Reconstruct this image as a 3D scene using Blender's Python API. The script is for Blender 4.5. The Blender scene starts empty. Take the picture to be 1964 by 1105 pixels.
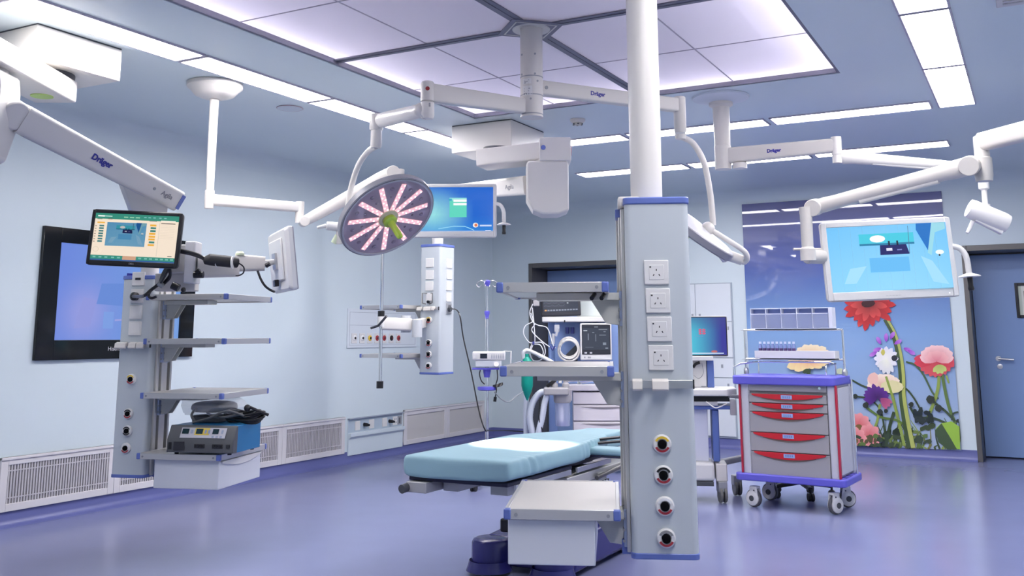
import bpy, bmesh, math, random
from mathutils import Vector, Matrix
random.seed(7)
SC = bpy.context.scene
COL = SC.collection
R = math.radians
PI = math.pi
# ------------------------------------------------------------------ camera
F, CX, CY, CAMZ = 1849.608, 982.0, 330.985, 1.3
_a, _b, _c = .493297191, .167612275, -.00296808103
_r = Vector((math.cos(_a), math.sin(_a), 0)); _f = Vector((-math.sin(_a), math.cos(_a), 0)); _u = Vector((0, 0, 1))
FW = _f*math.cos(_b) + _u*math.sin(_b); _u2 = _u*math.cos(_b) - _f*math.sin(_b)
RT = _r*math.cos(_c) + _u2*math.sin(_c); UP = _u2*math.cos(_c) - _r*math.sin(_c)
CAM = Vector((0, 0, CAMZ))
YAW0 = math.atan2(RT.y, RT.x)          # heading of a cabinet squarely facing the camera

def ray(x, y): return RT*((x-CX)/F) - UP*((y-CY)/F) + FW
def P(x, y, d): return CAM + ray(x, y)*d
def Pz(x, y, z): r = ray(x, y); return CAM + r*((z-CAMZ)/r.z)
def Px(x, y, X): r = ray(x, y); return CAM + r*(X/r.x)
def Py(x, y, Y): r = ray(x, y); return CAM + r*(Y/r.y)
def dep(p): return (Vector(p)-CAM).dot(FW)
def zat(y, X, Y):
    lo, hi = -1, 4
    for _ in range(50):
        m = (lo+hi)/2; v = Vector((X, Y, m))-CAM
        if CY - F*v.dot(UP)/v.dot(FW) > y: lo = m
        else: hi = m
    return m

cd = bpy.data.cameras.new('camera'); cam = bpy.data.objects.new('camera', cd); COL.objects.link(cam)
cam.matrix_world = Matrix(((RT.x, UP.x, -FW.x, 0), (RT.y, UP.y, -FW.y, 0), (RT.z, UP.z, -FW.z, CAMZ), (0, 0, 0, 1)))
cd.sensor_fit = 'HORIZONTAL'; cd.sensor_width = 36; cd.lens = F/1964*36
cd.shift_y = -(552.5-CY)/1964; cd.clip_start = .05; cd.clip_end = 60
SC.camera = cam
SC.view_settings.view_transform = 'Standard'; SC.view_settings.look = 'None'
SC.view_settings.gamma = 1; SC.view_settings.use_curve_mapping = False
SC.view_settings.exposure = 0

# ------------------------------------------------------------------ materials
MAT = {}
def mat(name, col=(.8, .8, .8), rough=.5, metal=0, emit=None, strength=1, alpha=1, trans=0, coat=0, bump=0, bscale=60, ior=1.45, var=0, spec=.5):
    if name in MAT: return MAT[name]
    m = bpy.data.materials.new(name); m.use_nodes = True
    nt = m.node_tree; b = nt.nodes['Principled BSDF']
    b.inputs['Base Color'].default_value = (*col, 1); b.inputs['Roughness'].default_value = rough
    b.inputs['Metallic'].default_value = metal; b.inputs['IOR'].default_value = ior
    b.inputs['Specular IOR Level'].default_value = spec
    if trans: b.inputs['Transmission Weight'].default_value = trans
    if alpha < 1: b.inputs['Alpha'].default_value = alpha
    if coat: b.inputs['Coat Weight'].default_value = coat; b.inputs['Coat Roughness'].default_value = .03
    if emit: b.inputs['Emission Color'].default_value = (*emit, 1); b.inputs['Emission Strength'].default_value = strength
    if bump or var:
        tc = nt.nodes.new('ShaderNodeTexCoord'); no = nt.nodes.new('ShaderNodeTexNoise')
        no.inputs['Scale'].default_value = bscale; no.inputs['Detail'].default_value = 4
        nt.links.new(tc.outputs['Object'], no.inputs['Vector'])
        if bump:
            bp = nt.nodes.new('ShaderNodeBump'); bp.inputs['Strength'].default_value = bump; bp.inputs['Distance'].default_value = .01
            nt.links.new(no.outputs['Fac'], bp.inputs['Height']); nt.links.new(bp.outputs['Normal'], b.inputs['Normal'])
        if var:
            mx = nt.nodes.new('ShaderNodeMix'); mx.data_type = 'RGBA'
            mx.inputs[6].default_value = (*[c*(1-var) for c in col], 1); mx.inputs[7].default_value = (*[min(1, c*(1+var)) for c in col], 1)
            nt.links.new(no.outputs['Fac'], mx.inputs[0]); nt.links.new(mx.outputs[2], b.inputs['Base Color'])
    MAT[name] = m
    return m
def srgb(r, g, b): return tuple(((c/255)/12.92 if c <= 10 else ((c/255+.055)/1.055)**2.4) for c in (r, g, b))
def picmat(name, emission=0, rough=.15, coat=0):
    """reads the 'Col' corner colours: printed pictures and lit screens"""
    if name in MAT: return MAT[name]
    m = bpy.data.materials.new(name); m.use_nodes = True; nt = m.node_tree; b = nt.nodes['Principled BSDF']
    at = nt.nodes.new('ShaderNodeVertexColor'); at.layer_name = 'Col'
    b.inputs['Roughness'].default_value = rough
    if coat: b.inputs['Coat Weight'].default_value = coat; b.inputs['Coat Roughness'].default_value = .02
    if emission:
        b.inputs['Base Color'].default_value = (.01, .01, .012, 1)
        nt.links.new(at.outputs['Color'], b.inputs['Emission Color']); b.inputs['Emission Strength'].default_value = emission
    else: nt.links.new(at.outputs['Color'], b.inputs['Base Color'])
    MAT[name] = m
    return m

# ------------------------------------------------------------------ objects
WM = {}
def wm(o): return WM.get(o.name, Matrix.Identity(4))
def tag(o, label=None, cat=None, group=None, kind=None):
    if label: o['label'] = label
    if cat: o['category'] = cat
    if group: o['group'] = group
    if kind: o['kind'] = kind
    return o
def thing(name, label, cat, loc=(0, 0, 0), yaw=0, group=None, tilt=None):
    o = bpy.data.objects.new(name, None); COL.objects.link(o); o.empty_display_size = .05
    m = Matrix.Translation(Vector(loc)) @ Matrix.Rotation(yaw, 4, 'Z')
    if tilt is not None: m = m @ tilt
    o.matrix_world = m; WM[o.name] = m
    return tag(o, label, cat, group)
class MB:
    """collects shapes (in the frame T, world by default) and links them as ONE mesh"""
    def __init__(s, T=None): s.v = []; s.f = []; s.mi = []; s.T = T if T is not None else Matrix.Identity(4); s.m = 0; s.cols = {}
    def add(s, vs, fs, T=None):
        n = len(s.v); M = s.T @ T if T is not None else s.T
        s.v += [M @ Vector(p) for p in vs]
        for f in fs: s.f.append([i+n for i in f]); s.mi.append(s.m)
        return s
    def box(s, x0, x1, y0, y1, z0, z1, T=None):
        v = [(x, y, z) for z in (z0, z1) for y in (y0, y1) for x in (x0, x1)]
        return s.add(v, [(0, 2, 3, 1), (4, 5, 7, 6), (0, 1, 5, 4), (2, 6, 7, 3), (0, 4, 6, 2), (1, 3, 7, 5)], T)
    def cbox(s, c, sx, sy, sz, T=None): return s.box(c[0]-sx/2, c[0]+sx/2, c[1]-sy/2, c[1]+sy/2, c[2]-sz/2, c[2]+sz/2, T)
    def rings(s, rings, cap=True, closed=True):
        n = len(rings[0]); vs = [p for r in rings for p in r]; fs = []
        for k in range(len(rings)-1):
            for i in range(n if closed else n-1):
                j = (i+1) % n; fs.append((k*n+i, k*n+j, (k+1)*n+j, (k+1)*n+i))
        if cap: fs += [tuple(range(n-1, -1, -1)), tuple(range((len(rings)-1)*n, len(rings)*n))]
        return s.add(vs, fs)
    def tube(s, pts, r, n=12, up=None, sq=None):
        """round tube (or flat bar sq=(w,h)) along points; r may be a list"""
        pts = [Vector(p) for p in pts]; rs = r if isinstance(r, (list, tuple)) else [r]*len(pts)
        rings = []; prev = None
        for i, p in enumerate(pts):
            t = (pts[min(i+1, len(pts)-1)]-pts[max(i-1, 0)]).normalized()
            if prev is None:
                a = Vector(up) if up else (Vector((0, 0, 1)) if abs(t.z) < .95 else Vector((1, 0, 0)))
            else: a = prev
            e2 = (a - t*a.dot(t)).normalized(); e1 = t.cross(e2).normalized(); prev = e2
            if sq:
                w, h = sq[0]*rs[i], sq[1]*rs[i]
                rings.append([p+e1*(-w/2)+e2*(-h/2), p+e1*(w/2)+e2*(-h/2), p+e1*(w/2)+e2*(h/2), p+e1*(-w/2)+e2*(h/2)])
            else: rings.append([p+e1*(rs[i]*math.cos(2*PI*k/n))+e2*(rs[i]*math.sin(2*PI*k/n)) for k in range(n)])
        return s.rings(rings)
    def rbar(s, p0, p1, w0, h0, w1=None, h1=None, rad=.3, n=4, up=(0, 0, 1)):
        """bar with rounded-rectangle section; tapers from (w0,h0) to (w1,h1)"""
        p0, p1 = Vector(p0), Vector(p1); w1 = w1 or w0; h1 = h1 or h0
        t = (p1-p0).normalized(); e2 = (Vector(up)-t*Vector(up).dot(t)).normalized(); e1 = t.cross(e2)
        def ring(p, w, h):
            r = rad*min(w, h); out = []
            for cx, cy, a0 in ((1, 1, 0), (-1, 1, 90), (-1, -1, 180), (1, -1, 270)):
                for k in range(n+1):
                    a = R(a0+90*k/n); out.append(p+e1*(cx*(w/2-r)+r*math.cos(a))+e2*(cy*(h/2-r)+r*math.sin(a)))
            return out
        return s.rings([ring(p0, w0, h0), ring(p1, w1, h1)])
    def cyl(s, p0, p1, r0, r1=None, n=24): return s.tube([p0, p1], [r0, r0 if r1 is None else r1], n)
    def lathe(s, prof, org=(0, 0, 0), axis=(0, 0, 1), n=28, cap=True):
        """prof: list of (radius, height along axis)"""
        a = Vector(axis).normalized(); h = Vector((1, 0, 0)) if abs(a.x) < .9 else Vector((0, 1, 0))
        e1 = (h-a*h.dot(a)).normalized(); e2 = a.cross(e1); o = Vector(org)
        return s.rings([[o+a*z+e1*(max(r, 1e-4)*math.cos(2*PI*k/n))+e2*(max(r, 1e-4)*math.sin(2*PI*k/n)) for k in range(n)] for r, z in prof], cap)
    def ball(s, c, r, n=16, sc=(1, 1, 1)):
        k = n//2; rings = []
        for i in range(k+1):
            th = PI*i/k; rr = max(math.sin(th), 1e-3)
            rings.append([Vector(c)+Vector((r*sc[0]*rr*math.cos(2*PI*j/n), r*sc[1]*rr*math.sin(2*PI*j/n), -r*sc[2]*math.cos(th))) for j in range(n)])
        return s.rings(rings)
    def prism(s, poly, vec):
        """planar polygon swept along vec"""
        a = [Vector(p) for p in poly]; return s.rings([a, [p+Vector(vec) for p in a]])
    def quad(s, a, b, c, d): return s.add([a, b, c, d], [(0, 1, 2, 3)])
    def build(s, name, material, parent=None, label=None, bevel=0, seg=2, smooth=35, subd=0, mats=None, kind=None):
        me = bpy.data.meshes.new(name); inv = (wm(parent).inverted() if parent else Matrix.Identity(4))
        me.from_pydata([inv @ p for p in s.v], [], s.f)
        for m in (mats or [material]): me.materials.append(m)
        if mats:
            for p, i in zip(me.polygons, s.mi): p.material_index = i
        bm = bmesh.new(); bm.from_mesh(me); bmesh.ops.recalc_face_normals(bm, faces=bm.faces); bm.to_mesh(me); bm.free()
        if smooth:
            me.shade_smooth(); me.set_sharp_from_angle(angle=R(smooth))
        o = bpy.data.objects.new(name, me); COL.objects.link(o)
        if parent: o.parent = parent; WM[o.name] = wm(parent)
        else: WM[o.name] = Matrix.Identity(4)
        if bevel:
            b = o.modifiers.new('bevel', 'BEVEL'); b.width = bevel; b.segments = seg; b.limit_method = 'ANGLE'; b.angle_limit = R(40)
        if subd:
            q = o.modifiers.new('sub', 'SUBSURF'); q.levels = q.render_levels = subd
        if label: o['label'] = label
        if kind: o['kind'] = kind
        return o
class Pic:
    """a flat printed / lit picture: coloured polygons in (u,v) laid in thin layers on a rectangle"""
    def __init__(s, T, w, h, step=.0002): s.T = T; s.w = w; s.h = h; s.v = []; s.f = []; s.c = []; s.k = 0; s.step = step
    def poly(s, pts, col, cols=None):
        s.k += 1; n = len(s.v)
        s.v += [s.T @ Vector((u*s.w, -s.k*s.step, v*s.h)) for u, v in pts]
        s.f.append(list(range(n, n+len(pts)))); s.c.append(cols or [col]*len(pts)); return s
    def rect(s, u0, v0, u1, v1, col, cols=None): return s.poly([(u0, v0), (u1, v0), (u1, v1), (u0, v1)], col, cols)
    def ell(s, u, v, a, b, col, rot=0, n=18, cols=None):
        ar = s.w/s.h; pts = []
        for k in range(n):
            t = 2*PI*k/n; x, y = a*math.cos(t), b*math.sin(t)
            pts.append((u+x*math.cos(rot)-y*math.sin(rot), v+(x*math.sin(rot)+y*math.cos(rot))))
        return s.poly(pts, col, cols)
    def grid(s, fn, nu, nv):
        s.k += 1; n = len(s.v)
        for j in range(nv+1):
            for i in range(nu+1): s.v.append(s.T @ Vector((i/nu*s.w, -s.k*s.step, j/nv*s.h)))
        for j in range(nv):
            for i in range(nu):
                q = [j*(nu+1)+i, j*(nu+1)+i+1, (j+1)*(nu+1)+i+1, (j+1)*(nu+1)+i]
                s.f.append([n+a for a in q]); s.c.append([fn((a % (nu+1))/nu, (a//(nu+1))/nv) for a in q])
        return s
    def stroke(s, pts, w, col, w1=None):
        """w in metres"""
        P2 = [Vector((u*s.w, v*s.h)) for u, v in pts]; L = []; Rr = []
        for i, p in enumerate(P2):
            t = (P2[min(i+1, len(P2)-1)]-P2[max(i-1, 0)]).normalized(); nn = Vector((-t.y, t.x)); ww = w+((w1 if w1 is not None else w)-w)*i/(len(P2)-1)
            L.append(p+nn*ww/2); Rr.append(p-nn*ww/2)
        s.k += 1
        for i in range(len(P2)-1):
            n = len(s.v)
            for q in (L[i], Rr[i], Rr[i+1], L[i+1]): s.v.append(s.T @ Vector((q.x, -s.k*s.step, q.y)))
            s.f.append([n, n+1, n+2, n+3]); s.c.append([col]*4)
        return s
    def build(s, name, material, parent=None, label=None):
        me = bpy.data.meshes.new(name); inv = (wm(parent).inverted() if parent else Matrix.Identity(4))
        me.from_pydata([inv @ p for p in s.v], [], s.f); me.materials.append(material)
        ca = me.color_attributes.new('Col', 'FLOAT_COLOR', 'CORNER'); i = 0
        for cs in s.c:
            for c in cs: ca.data[i].color = (*c, 1); i += 1
        o = bpy.data.objects.new(name, me); COL.objects.link(o)
        if parent: o.parent = parent; WM[o.name] = wm(parent)
        if label: o['label'] = label
        return o
def frame(o, x=0, y=0, z=0): return Matrix.Translation((x, y, z)) if o is None else wm(o) @ Matrix.Translation((x, y, z))
def text(name, s, size, T, material, parent, label=None, bold=0):
    """lettering lying in the local XZ plane of T, facing -Y"""
    cu = bpy.data.curves.new(name, 'FONT'); cu.body = s; cu.size = size; cu.align_x = 'CENTER'; cu.align_y = 'CENTER'; cu.extrude = .0006; cu.offset = bold; cu.resolution_u = 3
    tmp = bpy.data.objects.new('tmp', cu); COL.objects.link(tmp); dg = bpy.context.evaluated_depsgraph_get()
    me = bpy.data.meshes.new_from_object(tmp.evaluated_get(dg)); bpy.data.objects.remove(tmp); bpy.data.curves.remove(cu)
    inv = wm(parent).inverted() if parent else Matrix.Identity(4)
    me.transform(inv @ T @ Matrix.Rotation(R(90), 4, 'X')); me.materials.clear(); me.materials.append(material); me.name = name
    o = bpy.data.objects.new(name, me); COL.objects.link(o)
    if parent: o.parent = parent; WM[o.name] = wm(parent)
    if label: o['label'] = label
    return o
def smoothpts(pts, n=6):
    """Catmull-Rom through the points"""
    pts = [Vector(p) for p in pts]; q = [pts[0]*2-pts[1]]+pts+[pts[-1]*2-pts[-2]]; out = []
    for i in range(1, len(q)-2):
        for k in range(n):
            t = k/n; a, b, c, d = q[i-1], q[i], q[i+1], q[i+2]
            out.append(.5*((2*b)+(c-a)*t+(2*a-5*b+4*c-d)*t*t+(3*b-a-3*c+d)*t**3))
    return out+[pts[-1]]
def copy_tree(o, parent=None, loc=None):
    c = o.copy(); COL.objects.link(c)
    if parent: c.parent = parent
    if loc is not None: c.location = loc
    for ch in list(o.children): copy_tree(ch, c)
    return c
# ------------------------------------------------------------------ palette
paint = mat('wall paint', (.60, .68, .715), .4, bump=.02, bscale=300)
ceilp = mat('ceiling paint', (.50, .56, .65), .4)
vinyl = mat('vinyl floor', (.178, .194, .345), .2, var=.05, bscale=3, spec=.45)
vinyl_d = mat('vinyl skirting', (.115, .13, .32), .3)
white = mat('white enamel', (.66, .635, .60), .35)
white2 = mat('white plastic', (.69, .68, .665), .3)
warmw = mat('warm white plastic', (.62, .59, .55), .35)
grayp = mat('grey panel', (.49, .53, .56), .32)
alu = mat('anodised aluminium', (.58, .57, .55), .32, metal=.5)
steel = mat('stainless steel', (.60, .60, .60), .28, metal=.9)
dsteel = mat('brushed dark steel', (.13, .125, .12), .4, metal=.4)
chrome = mat('chrome', (.85, .85, .85), .1, metal=1)
bluecap = mat('blue plastic', (.115, .165, .45), .35)
navy = mat('navy enamel', (.025, .025, .14), .25)
black = mat('black plastic', (.012, .012, .014), .3)
blackm = mat('matt black rubber', (.02, .02, .022), .6)
dark = mat('dark grey', (.06, .065, .075), .5)
midg = mat('mid grey', (.28, .29, .31), .45)
red = mat('red plastic', (.55, .02, .03), .35)
green = mat('green handle', (.38, .55, .06), .35)
ltgreen = mat('lime disc', (.45, .65, .15), .4)
purple = mat('violet blue plastic', (.13, .12, .58), .35)
doorblue = mat('blue door laminate', (.22, .33, .58), .35)
mat('screen frame', (.025, .026, .034), .35)
logo = mat('logo blue', (.03, .03, .25), .4)
logog = mat('logo grey', (.25, .25, .28), .5)
RX0, RX1, RY0, RY1, HC = -6.42, 1.60, -1.6, 11.37, 3.0
def struct(name, mb, m, bevel=0, parent=None, label=None):
    o = mb.build(name, m, parent, label=label, bevel=bevel)
    if parent is None: o['kind'] = 'structure'
    return o
struct('floor', MB().box(RX0-.1, RX1+.1, RY0-.1, RY1+1.2, -.1, 0), vinyl)
# ceiling with the air-panel opening left free
PX0, PX1, PYa, PYb = -3.806, -1.008, 2.95, 6.452
c = MB()
c.box(RX0-.1, PX0, RY0-.1, RY1+.1, HC, HC+.12); c.box(PX1, RX1+.1, RY0-.1, RY1+.1, HC, HC+.12)
c.box(PX0, PX1, RY0-.1, PYa, HC, HC+.12); c.box(PX0, PX1, PYb, RY1+.1, HC, HC+.12)
struct('ceiling', c, paint)
struct('wall_left', MB().box(RX0-.12, RX0, RY0-.1, RY1+.1, 0, HC), paint)
struct('wall_right', MB().box(RX1, RX1+.12, RY0-.1, RY1+.1, 0, HC), paint)
struct('wall_front', MB().box(RX0, RX1, RY0-.12, RY0, 0, HC), paint)
DA = (-.655, .85, 2.235); DB = (-5.865, -4.25, 2.24)
w = MB(); y0, y1 = RY1, RY1+.12
w.box(RX0, DB[0], y0, y1, 0, HC); w.box(DB[0], DB[1], y0, y1, DB[2], HC); w.box(DB[1], DA[0], y0, y1, 0, HC)
w.box(DA[0], DA[1], y0, y1, DA[2], HC); w.box(DA[1], RX1, y0, y1, 0, HC)
struct('wall_back', w, paint)
# coves: quarter rounds where wall meets ceiling and wall meets wall
def cove(a, b, ex, ey, r):
    a, b, ex, ey = Vector(a), Vector(b), Vector(ex), Vector(ey); ring = [a]
    for k in range(9):
        t = R(90*k/8); ring.append(a+ex*(r-r*math.sin(t))+ey*(r-r*math.cos(t)))
    return MB().rings([ring, [p+(b-a) for p in ring]])
struct('trim_1', cove((RX0, RY0, HC), (RX0, RY1, HC), (1, 0, 0), (0, 0, -1), .16), paint)
struct('trim_2', cove((RX0, RY1, HC), (RX1, RY1, HC), (0, -1, 0), (0, 0, -1), .16), paint)
def skirt(a, b, n):
    a, b, n = Vector(a), Vector(b), Vector(n); pr = [(0, 0), (.06, 0), (.035, .008), (.018, .022), (.008, .045), (.006, .115), (0, .115)]
    ring = [a+n*x+Vector((0, 0, z)) for x, z in pr]
    return MB().rings([ring, [p+(b-a) for p in ring]])
struct('baseboard_left', skirt((RX0, RY0, 0), (RX0, RY1, 0), (1, 0, 0)), vinyl_d)
bb = skirt((RX0, RY1, 0), (DB[0], RY1, 0), (0, -1, 0))
for a, b in ((DB[1], DA[0]), (DA[1], RX1)):
    q = skirt((a, RY1, 0), (b, RY1, 0), (0, -1, 0)); n = len(bb.v); bb.v += q.v; bb.f += [[i+n for i in f] for f in q.f]; bb.mi += q.mi
struct('baseboard_back', bb, vinyl_d)
struct('baseboard_right', skirt((RX1, RY0, 0), (RX1, RY1, 0), (-1, 0, 0)), vinyl_d)
# recessed doors
def door(name, D, yb, leaf_x0, leaf_x1):
    root = thing(name, None, None, (0, 0, 0)); root['kind'] = 'structure'
    x0, x1, zt = D; t = .05
    m = MB(); m.box(x0, x0+t, RY1-.012, yb, 0, zt); m.box(x1-t, x1, RY1-.012, yb, 0, zt); m.box(x0+t, x1-t, RY1-.012, yb, zt-.06, zt)
    m.box(x0, x1, yb, yb+.05, 0, zt+.2)
    m.build('door_frame', dsteel, root, bevel=.004)
    l = MB(); l.box(leaf_x0, leaf_x1, yb-.06, yb-.005, .012, zt-.075)
    lf = l.build('door_leaf', doorblue, root, bevel=.004)
    return root, lf
d1, leaf = door('door_1', DA, RY1+.50, DA[0]+.055, DA[1]-.055)
yl = RY1+.44
h = MB(); a = Py(1915, 688, yl); b = Py(1943, 690, yl)
h.cyl(a, a+Vector((0, -.05, 0)), .012); h.tube([a+Vector((0, -.05, 0)), b+Vector((.01, -.05, 0))], .011); h.lathe([(.028, 0), (.028, .01)], a, (0, -1, 0))
h.build('door_handle', steel, leaf)
k = Py(1918, 703, yl); MB().lathe([(.027, 0), (.027, .012), (.012, .014)], k, (0, -1, 0)).build('door_lock', steel, leaf)
a = Py(1945, 543, yl); b = Py(1951, 610, yl); x0, z0, z1 = (a.x+b.x)/2, b.z, a.z
fr = MB()
for q in ((x0, x0+.03, z0, z1), (x0+.42, x0+.45, z0, z1), (x0+.03, x0+.42, z0, z0+.03), (x0+.03, x0+.42, z1-.03, z1)): fr.box(q[0], q[1], yl-.02, yl, q[2], q[3])
pane_fr = fr.build('window_frame', black, leaf, bevel=.004)
pc = Pic(Matrix.Translation((x0+.03, yl-.003, z0+.03)), .39, z1-z0-.06)
pc.rect(0, 0, 1, 1, (.55, .6, .5)); pc.rect(.08, 0, .22, 1, (.75, .75, .68)); pc.rect(.13, 0, 1, .82, (.32, .28, .25)); pc.rect(.3, 0, .6, .7, (.12, .08, .08))
pc.build('window_pane', picmat('door window view', 0, .1), leaf)
d2, leaf2 = door('door_2', DB, RY1+.50, DB[0]+.055, DB[1]-.055)

# ------------------------------------------------------------------ laminar air panel in the ceiling
def translucent(name, col):
    m = bpy.data.materials.new(name); m.use_nodes = True; nt = m.node_tree; nt.nodes.clear()
    o = nt.nodes.new('ShaderNodeOutputMaterial'); t = nt.nodes.new('ShaderNodeBsdfTranslucent'); d = nt.nodes.new('ShaderNodeBsdfDiffuse'); mx = nt.nodes.new('ShaderNodeMixShader')
    t.inputs['Color'].default_value = (*col, 1); d.inputs['Color'].default_value = (.72, .71, .76, 1); mx.inputs[0].default_value = .5
    nt.links.new(d.outputs[0], mx.inputs[1]); nt.links.new(t.outputs[0], mx.inputs[2]); nt.links.new(mx.outputs[0], o.inputs[0]); return m
fabric = translucent('diffuser fabric', (.93, .91, .94))
ledw = mat('led strip', (0, 0, 0), .5, emit=(1, .955, .99), strength=105)
mull = mat('panel frame grey', (.14, .14, .19), .45)
PZ = HC+.035
air = thing('air_supply_panel', 'large square glowing air supply panel in the ceiling above the operating table', 'ceiling panel', ((PX0+PX1)/2, (PYa+PYb)/2, PZ))
m = MB(); t = .02
m.box(PX0, PX0+t, PYa, PYb, HC+.004, PZ+.30); m.box(PX1-t, PX1, PYa, PYb, HC+.004, PZ+.30); m.box(PX0+t, PX1-t, PYa, PYa+t, HC+.004, PZ+.30); m.box(PX0+t, PX1-t, PYb-t, PYb, HC+.004, PZ+.30)
m.build('panel_frame', mull, air)
MB().box(PX0, PX1, PYa, PYb, PZ+.30, PZ+.32).build('plenum_lid', mat('plenum grey', (.35, .35, .4), .6), air)
CXp, CYp = (PX0+PX1)/2, (PYa+PYb)/2
xs = [PX0+t, CXp, PX1-t]; ys = [PYa+t, CYp, PYb-t]
for i in range(2):
    for j in range(2): MB().box(xs[i], xs[i+1], ys[j], ys[j+1], PZ, PZ+.0015).build('diffuser_sheet', fabric, air)
sm = MB()
for i in range(2):
    xm = (xs[i]+xs[i+1])/2; ym = (ys[i]+ys[i+1])/2
    sm.box(xm-.004, xm+.004, ys[0], ys[2], PZ-.004, PZ-.0005); sm.box(xs[0], xs[2], ym-.004, ym+.004, PZ-.0045, PZ-.001)
sm.build('seam', mat('seam grey', (.42, .40, .46), .5), air)
for q in ((CXp-.035, CXp+.035, PYa+t, PYb-t), (PX0+t, PX1-t, CYp-.035, CYp+.035)):
    b = MB(); b.box(q[0], q[1], q[2], q[3], PZ-.012, PZ-.005); b.box((q[0]+q[1])/2-.006 if q[1]-q[0] < 1 else q[0], (q[0]+q[1])/2+.006 if q[1]-q[0] < 1 else q[1], q[2] if q[3]-q[2] > 1 else CYp-.006, q[3] if q[3]-q[2] > 1 else CYp+.006, PZ-.016, PZ-.012)
    b.build('cross_rail', mull, air)
led = MB(); e = .05
for q in ((PX0+t, PX0+t+.03, PYa+e, PYb-e), (PX1-t-.03, PX1-t, PYa+e, PYb-e), (PX0+e, PX1-e, PYa+t, PYa+t+.03), (PX0+e, PX1-e, PYb-t-.03, PYb-t)): led.box(q[0], q[1], q[2], q[3], PZ+.085, PZ+.105)
led.build('light_strip', ledw, air)

# ------------------------------------------------------------------ ceiling light panels
lamp = mat('lit diffuser', (.8, .8, .8), .5, emit=(1, .965, .985), strength=32)
lframe = mat('light frame', (.45, .42, .5), .5)
def ceiling_light(x0, x1, y0, y1, label, group):
    o = thing('ceiling_light', label, 'ceiling light', ((x0+x1)/2, (y0+y1)/2, HC), 0, group)
    f = MB(); a = .012
    for q in ((x0, x0+a, y0, y1), (x1-a, x1, y0, y1), (x0+a, x1-a, y0, y0+a), (x0+a, x1-a, y1-a, y1)): f.box(q[0], q[1], q[2], q[3], HC-.012, HC)
    f.build('light_frame', lframe, o); MB().box(x0+a, x1-a, y0+a, y1-a, HC-.008, HC-.002).build('light_diffuser', lamp, o)
LL = ['farthest ceiling light of the left row, beside the middle pendant ceiling box', 'second farthest ceiling light of the left row, behind the lamp arm knuckle', 'third farthest ceiling light of the left row, above the slim flanged pole', 'fourth ceiling light of the left row, above the left pendant ceiling box']
LR = ['farthest ceiling light of the right row, its end facing the flower mural', 'second farthest ceiling light of the right row', 'third ceiling light of the right row, cut by the photo top edge']
HID = 'unseen ceiling light added to brighten the room from the front'  # the rows run on out of view, added for light from the front
for i in range(6):
    yb = 7.80-1.225*i
    ceiling_light(-4.59, -4.335, yb-1.21, yb-.004, LL[i] if i < 4 else HID, 'left row of ceiling lights' if i < 4 else 'unseen ceiling lights added for front light')
    ceiling_light(-.525, -.265, yb-1.21, yb-.004, LR[i] if i < 3 else HID, 'right row of ceiling lights' if i < 3 else 'unseen ceiling lights added for front light')
LC = [['right end of the nearer crosswise ceiling light row', 'middle light of the nearer crosswise ceiling row, partly behind the white pole', 'left end of the nearer crosswise ceiling light row'], ['right end of the farther crosswise ceiling light row', 'middle light of the farther crosswise ceiling row', 'left end of the farther crosswise ceiling light row']]
for r_, (ya, yb) in enumerate(((7.545, 7.80), (9.20, 9.485))):
    for i in range(3):
        xb = -.56-1.222*i
        ceiling_light(xb-1.185, xb-.004, ya, yb, LC[r_][i] if r_ < 2 else HID, ('nearer crosswise ceiling lights', 'farther crosswise ceiling lights')[r_] if r_ < 2 else 'unseen ceiling lights added for front light')
# ------------------------------------------------------------------ shared supply-column pieces
def basis(o, x, toward):
    """frame at o with X along x and -Y facing toward"""
    x = Vector(x).normalized(); y = -Vector(toward); y = (y-x*y.dot(x)).normalized(); z = x.cross(y)
    return Matrix(((x.x, y.x, z.x, o[0]), (x.y, y.y, z.y, o[1]), (x.z, y.z, z.z, o[2]), (0, 0, 0, 1)))
def column(root, h, side, w=.113, dp=.24):
    T = wm(root)
    m = MB(T); prof = []
    r = .022
    for cx, cy, a0 in ((w-r, r, -90), (w-.008, dp-.008, 0), (-w+.008, dp-.008, 90), (-w+r, r, 180)):
        q = r if cy < .1 else .008
        for k in range(6): a = R(a0+18*k); prof.append((cx+q*math.cos(a), cy+q*math.sin(a)))
    def sl(z0, z1, g=0): return m.__class__(T).rings([[(x*(1+g), y*(1+g)-g*dp/2, z) for x, y in prof] for z in (z0, z1)])
    sl(.02, h-.025).build('column_body', grayp, root)
    sl(h-.025, h, .04).build('top_cap', bluecap, root, bevel=.004); sl(0, .02, .02).build('bottom_cap', bluecap, root, bevel=.003)
    s = side; rl = MB(T)
    for y0, y1, x1 in ((.055, .085, .014), (.10, .165, .022), (.185, .205, .03)):
        rl.box(min(s*w, s*(w+x1)), max(s*w, s*(w+x1)), y0, y1, .01, h-.035)
    rl.build('mounting_rail', alu, root, bevel=.002)
    for z0, z1 in ((-.004, .045), (h-.06, h-.03)): MB(T).box(min(s*w, s*(w+.032)), max(s*w, s*(w+.032)), .095, .21, z0, z1).build('rail_end_cap', bluecap, root, bevel=.003)
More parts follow.
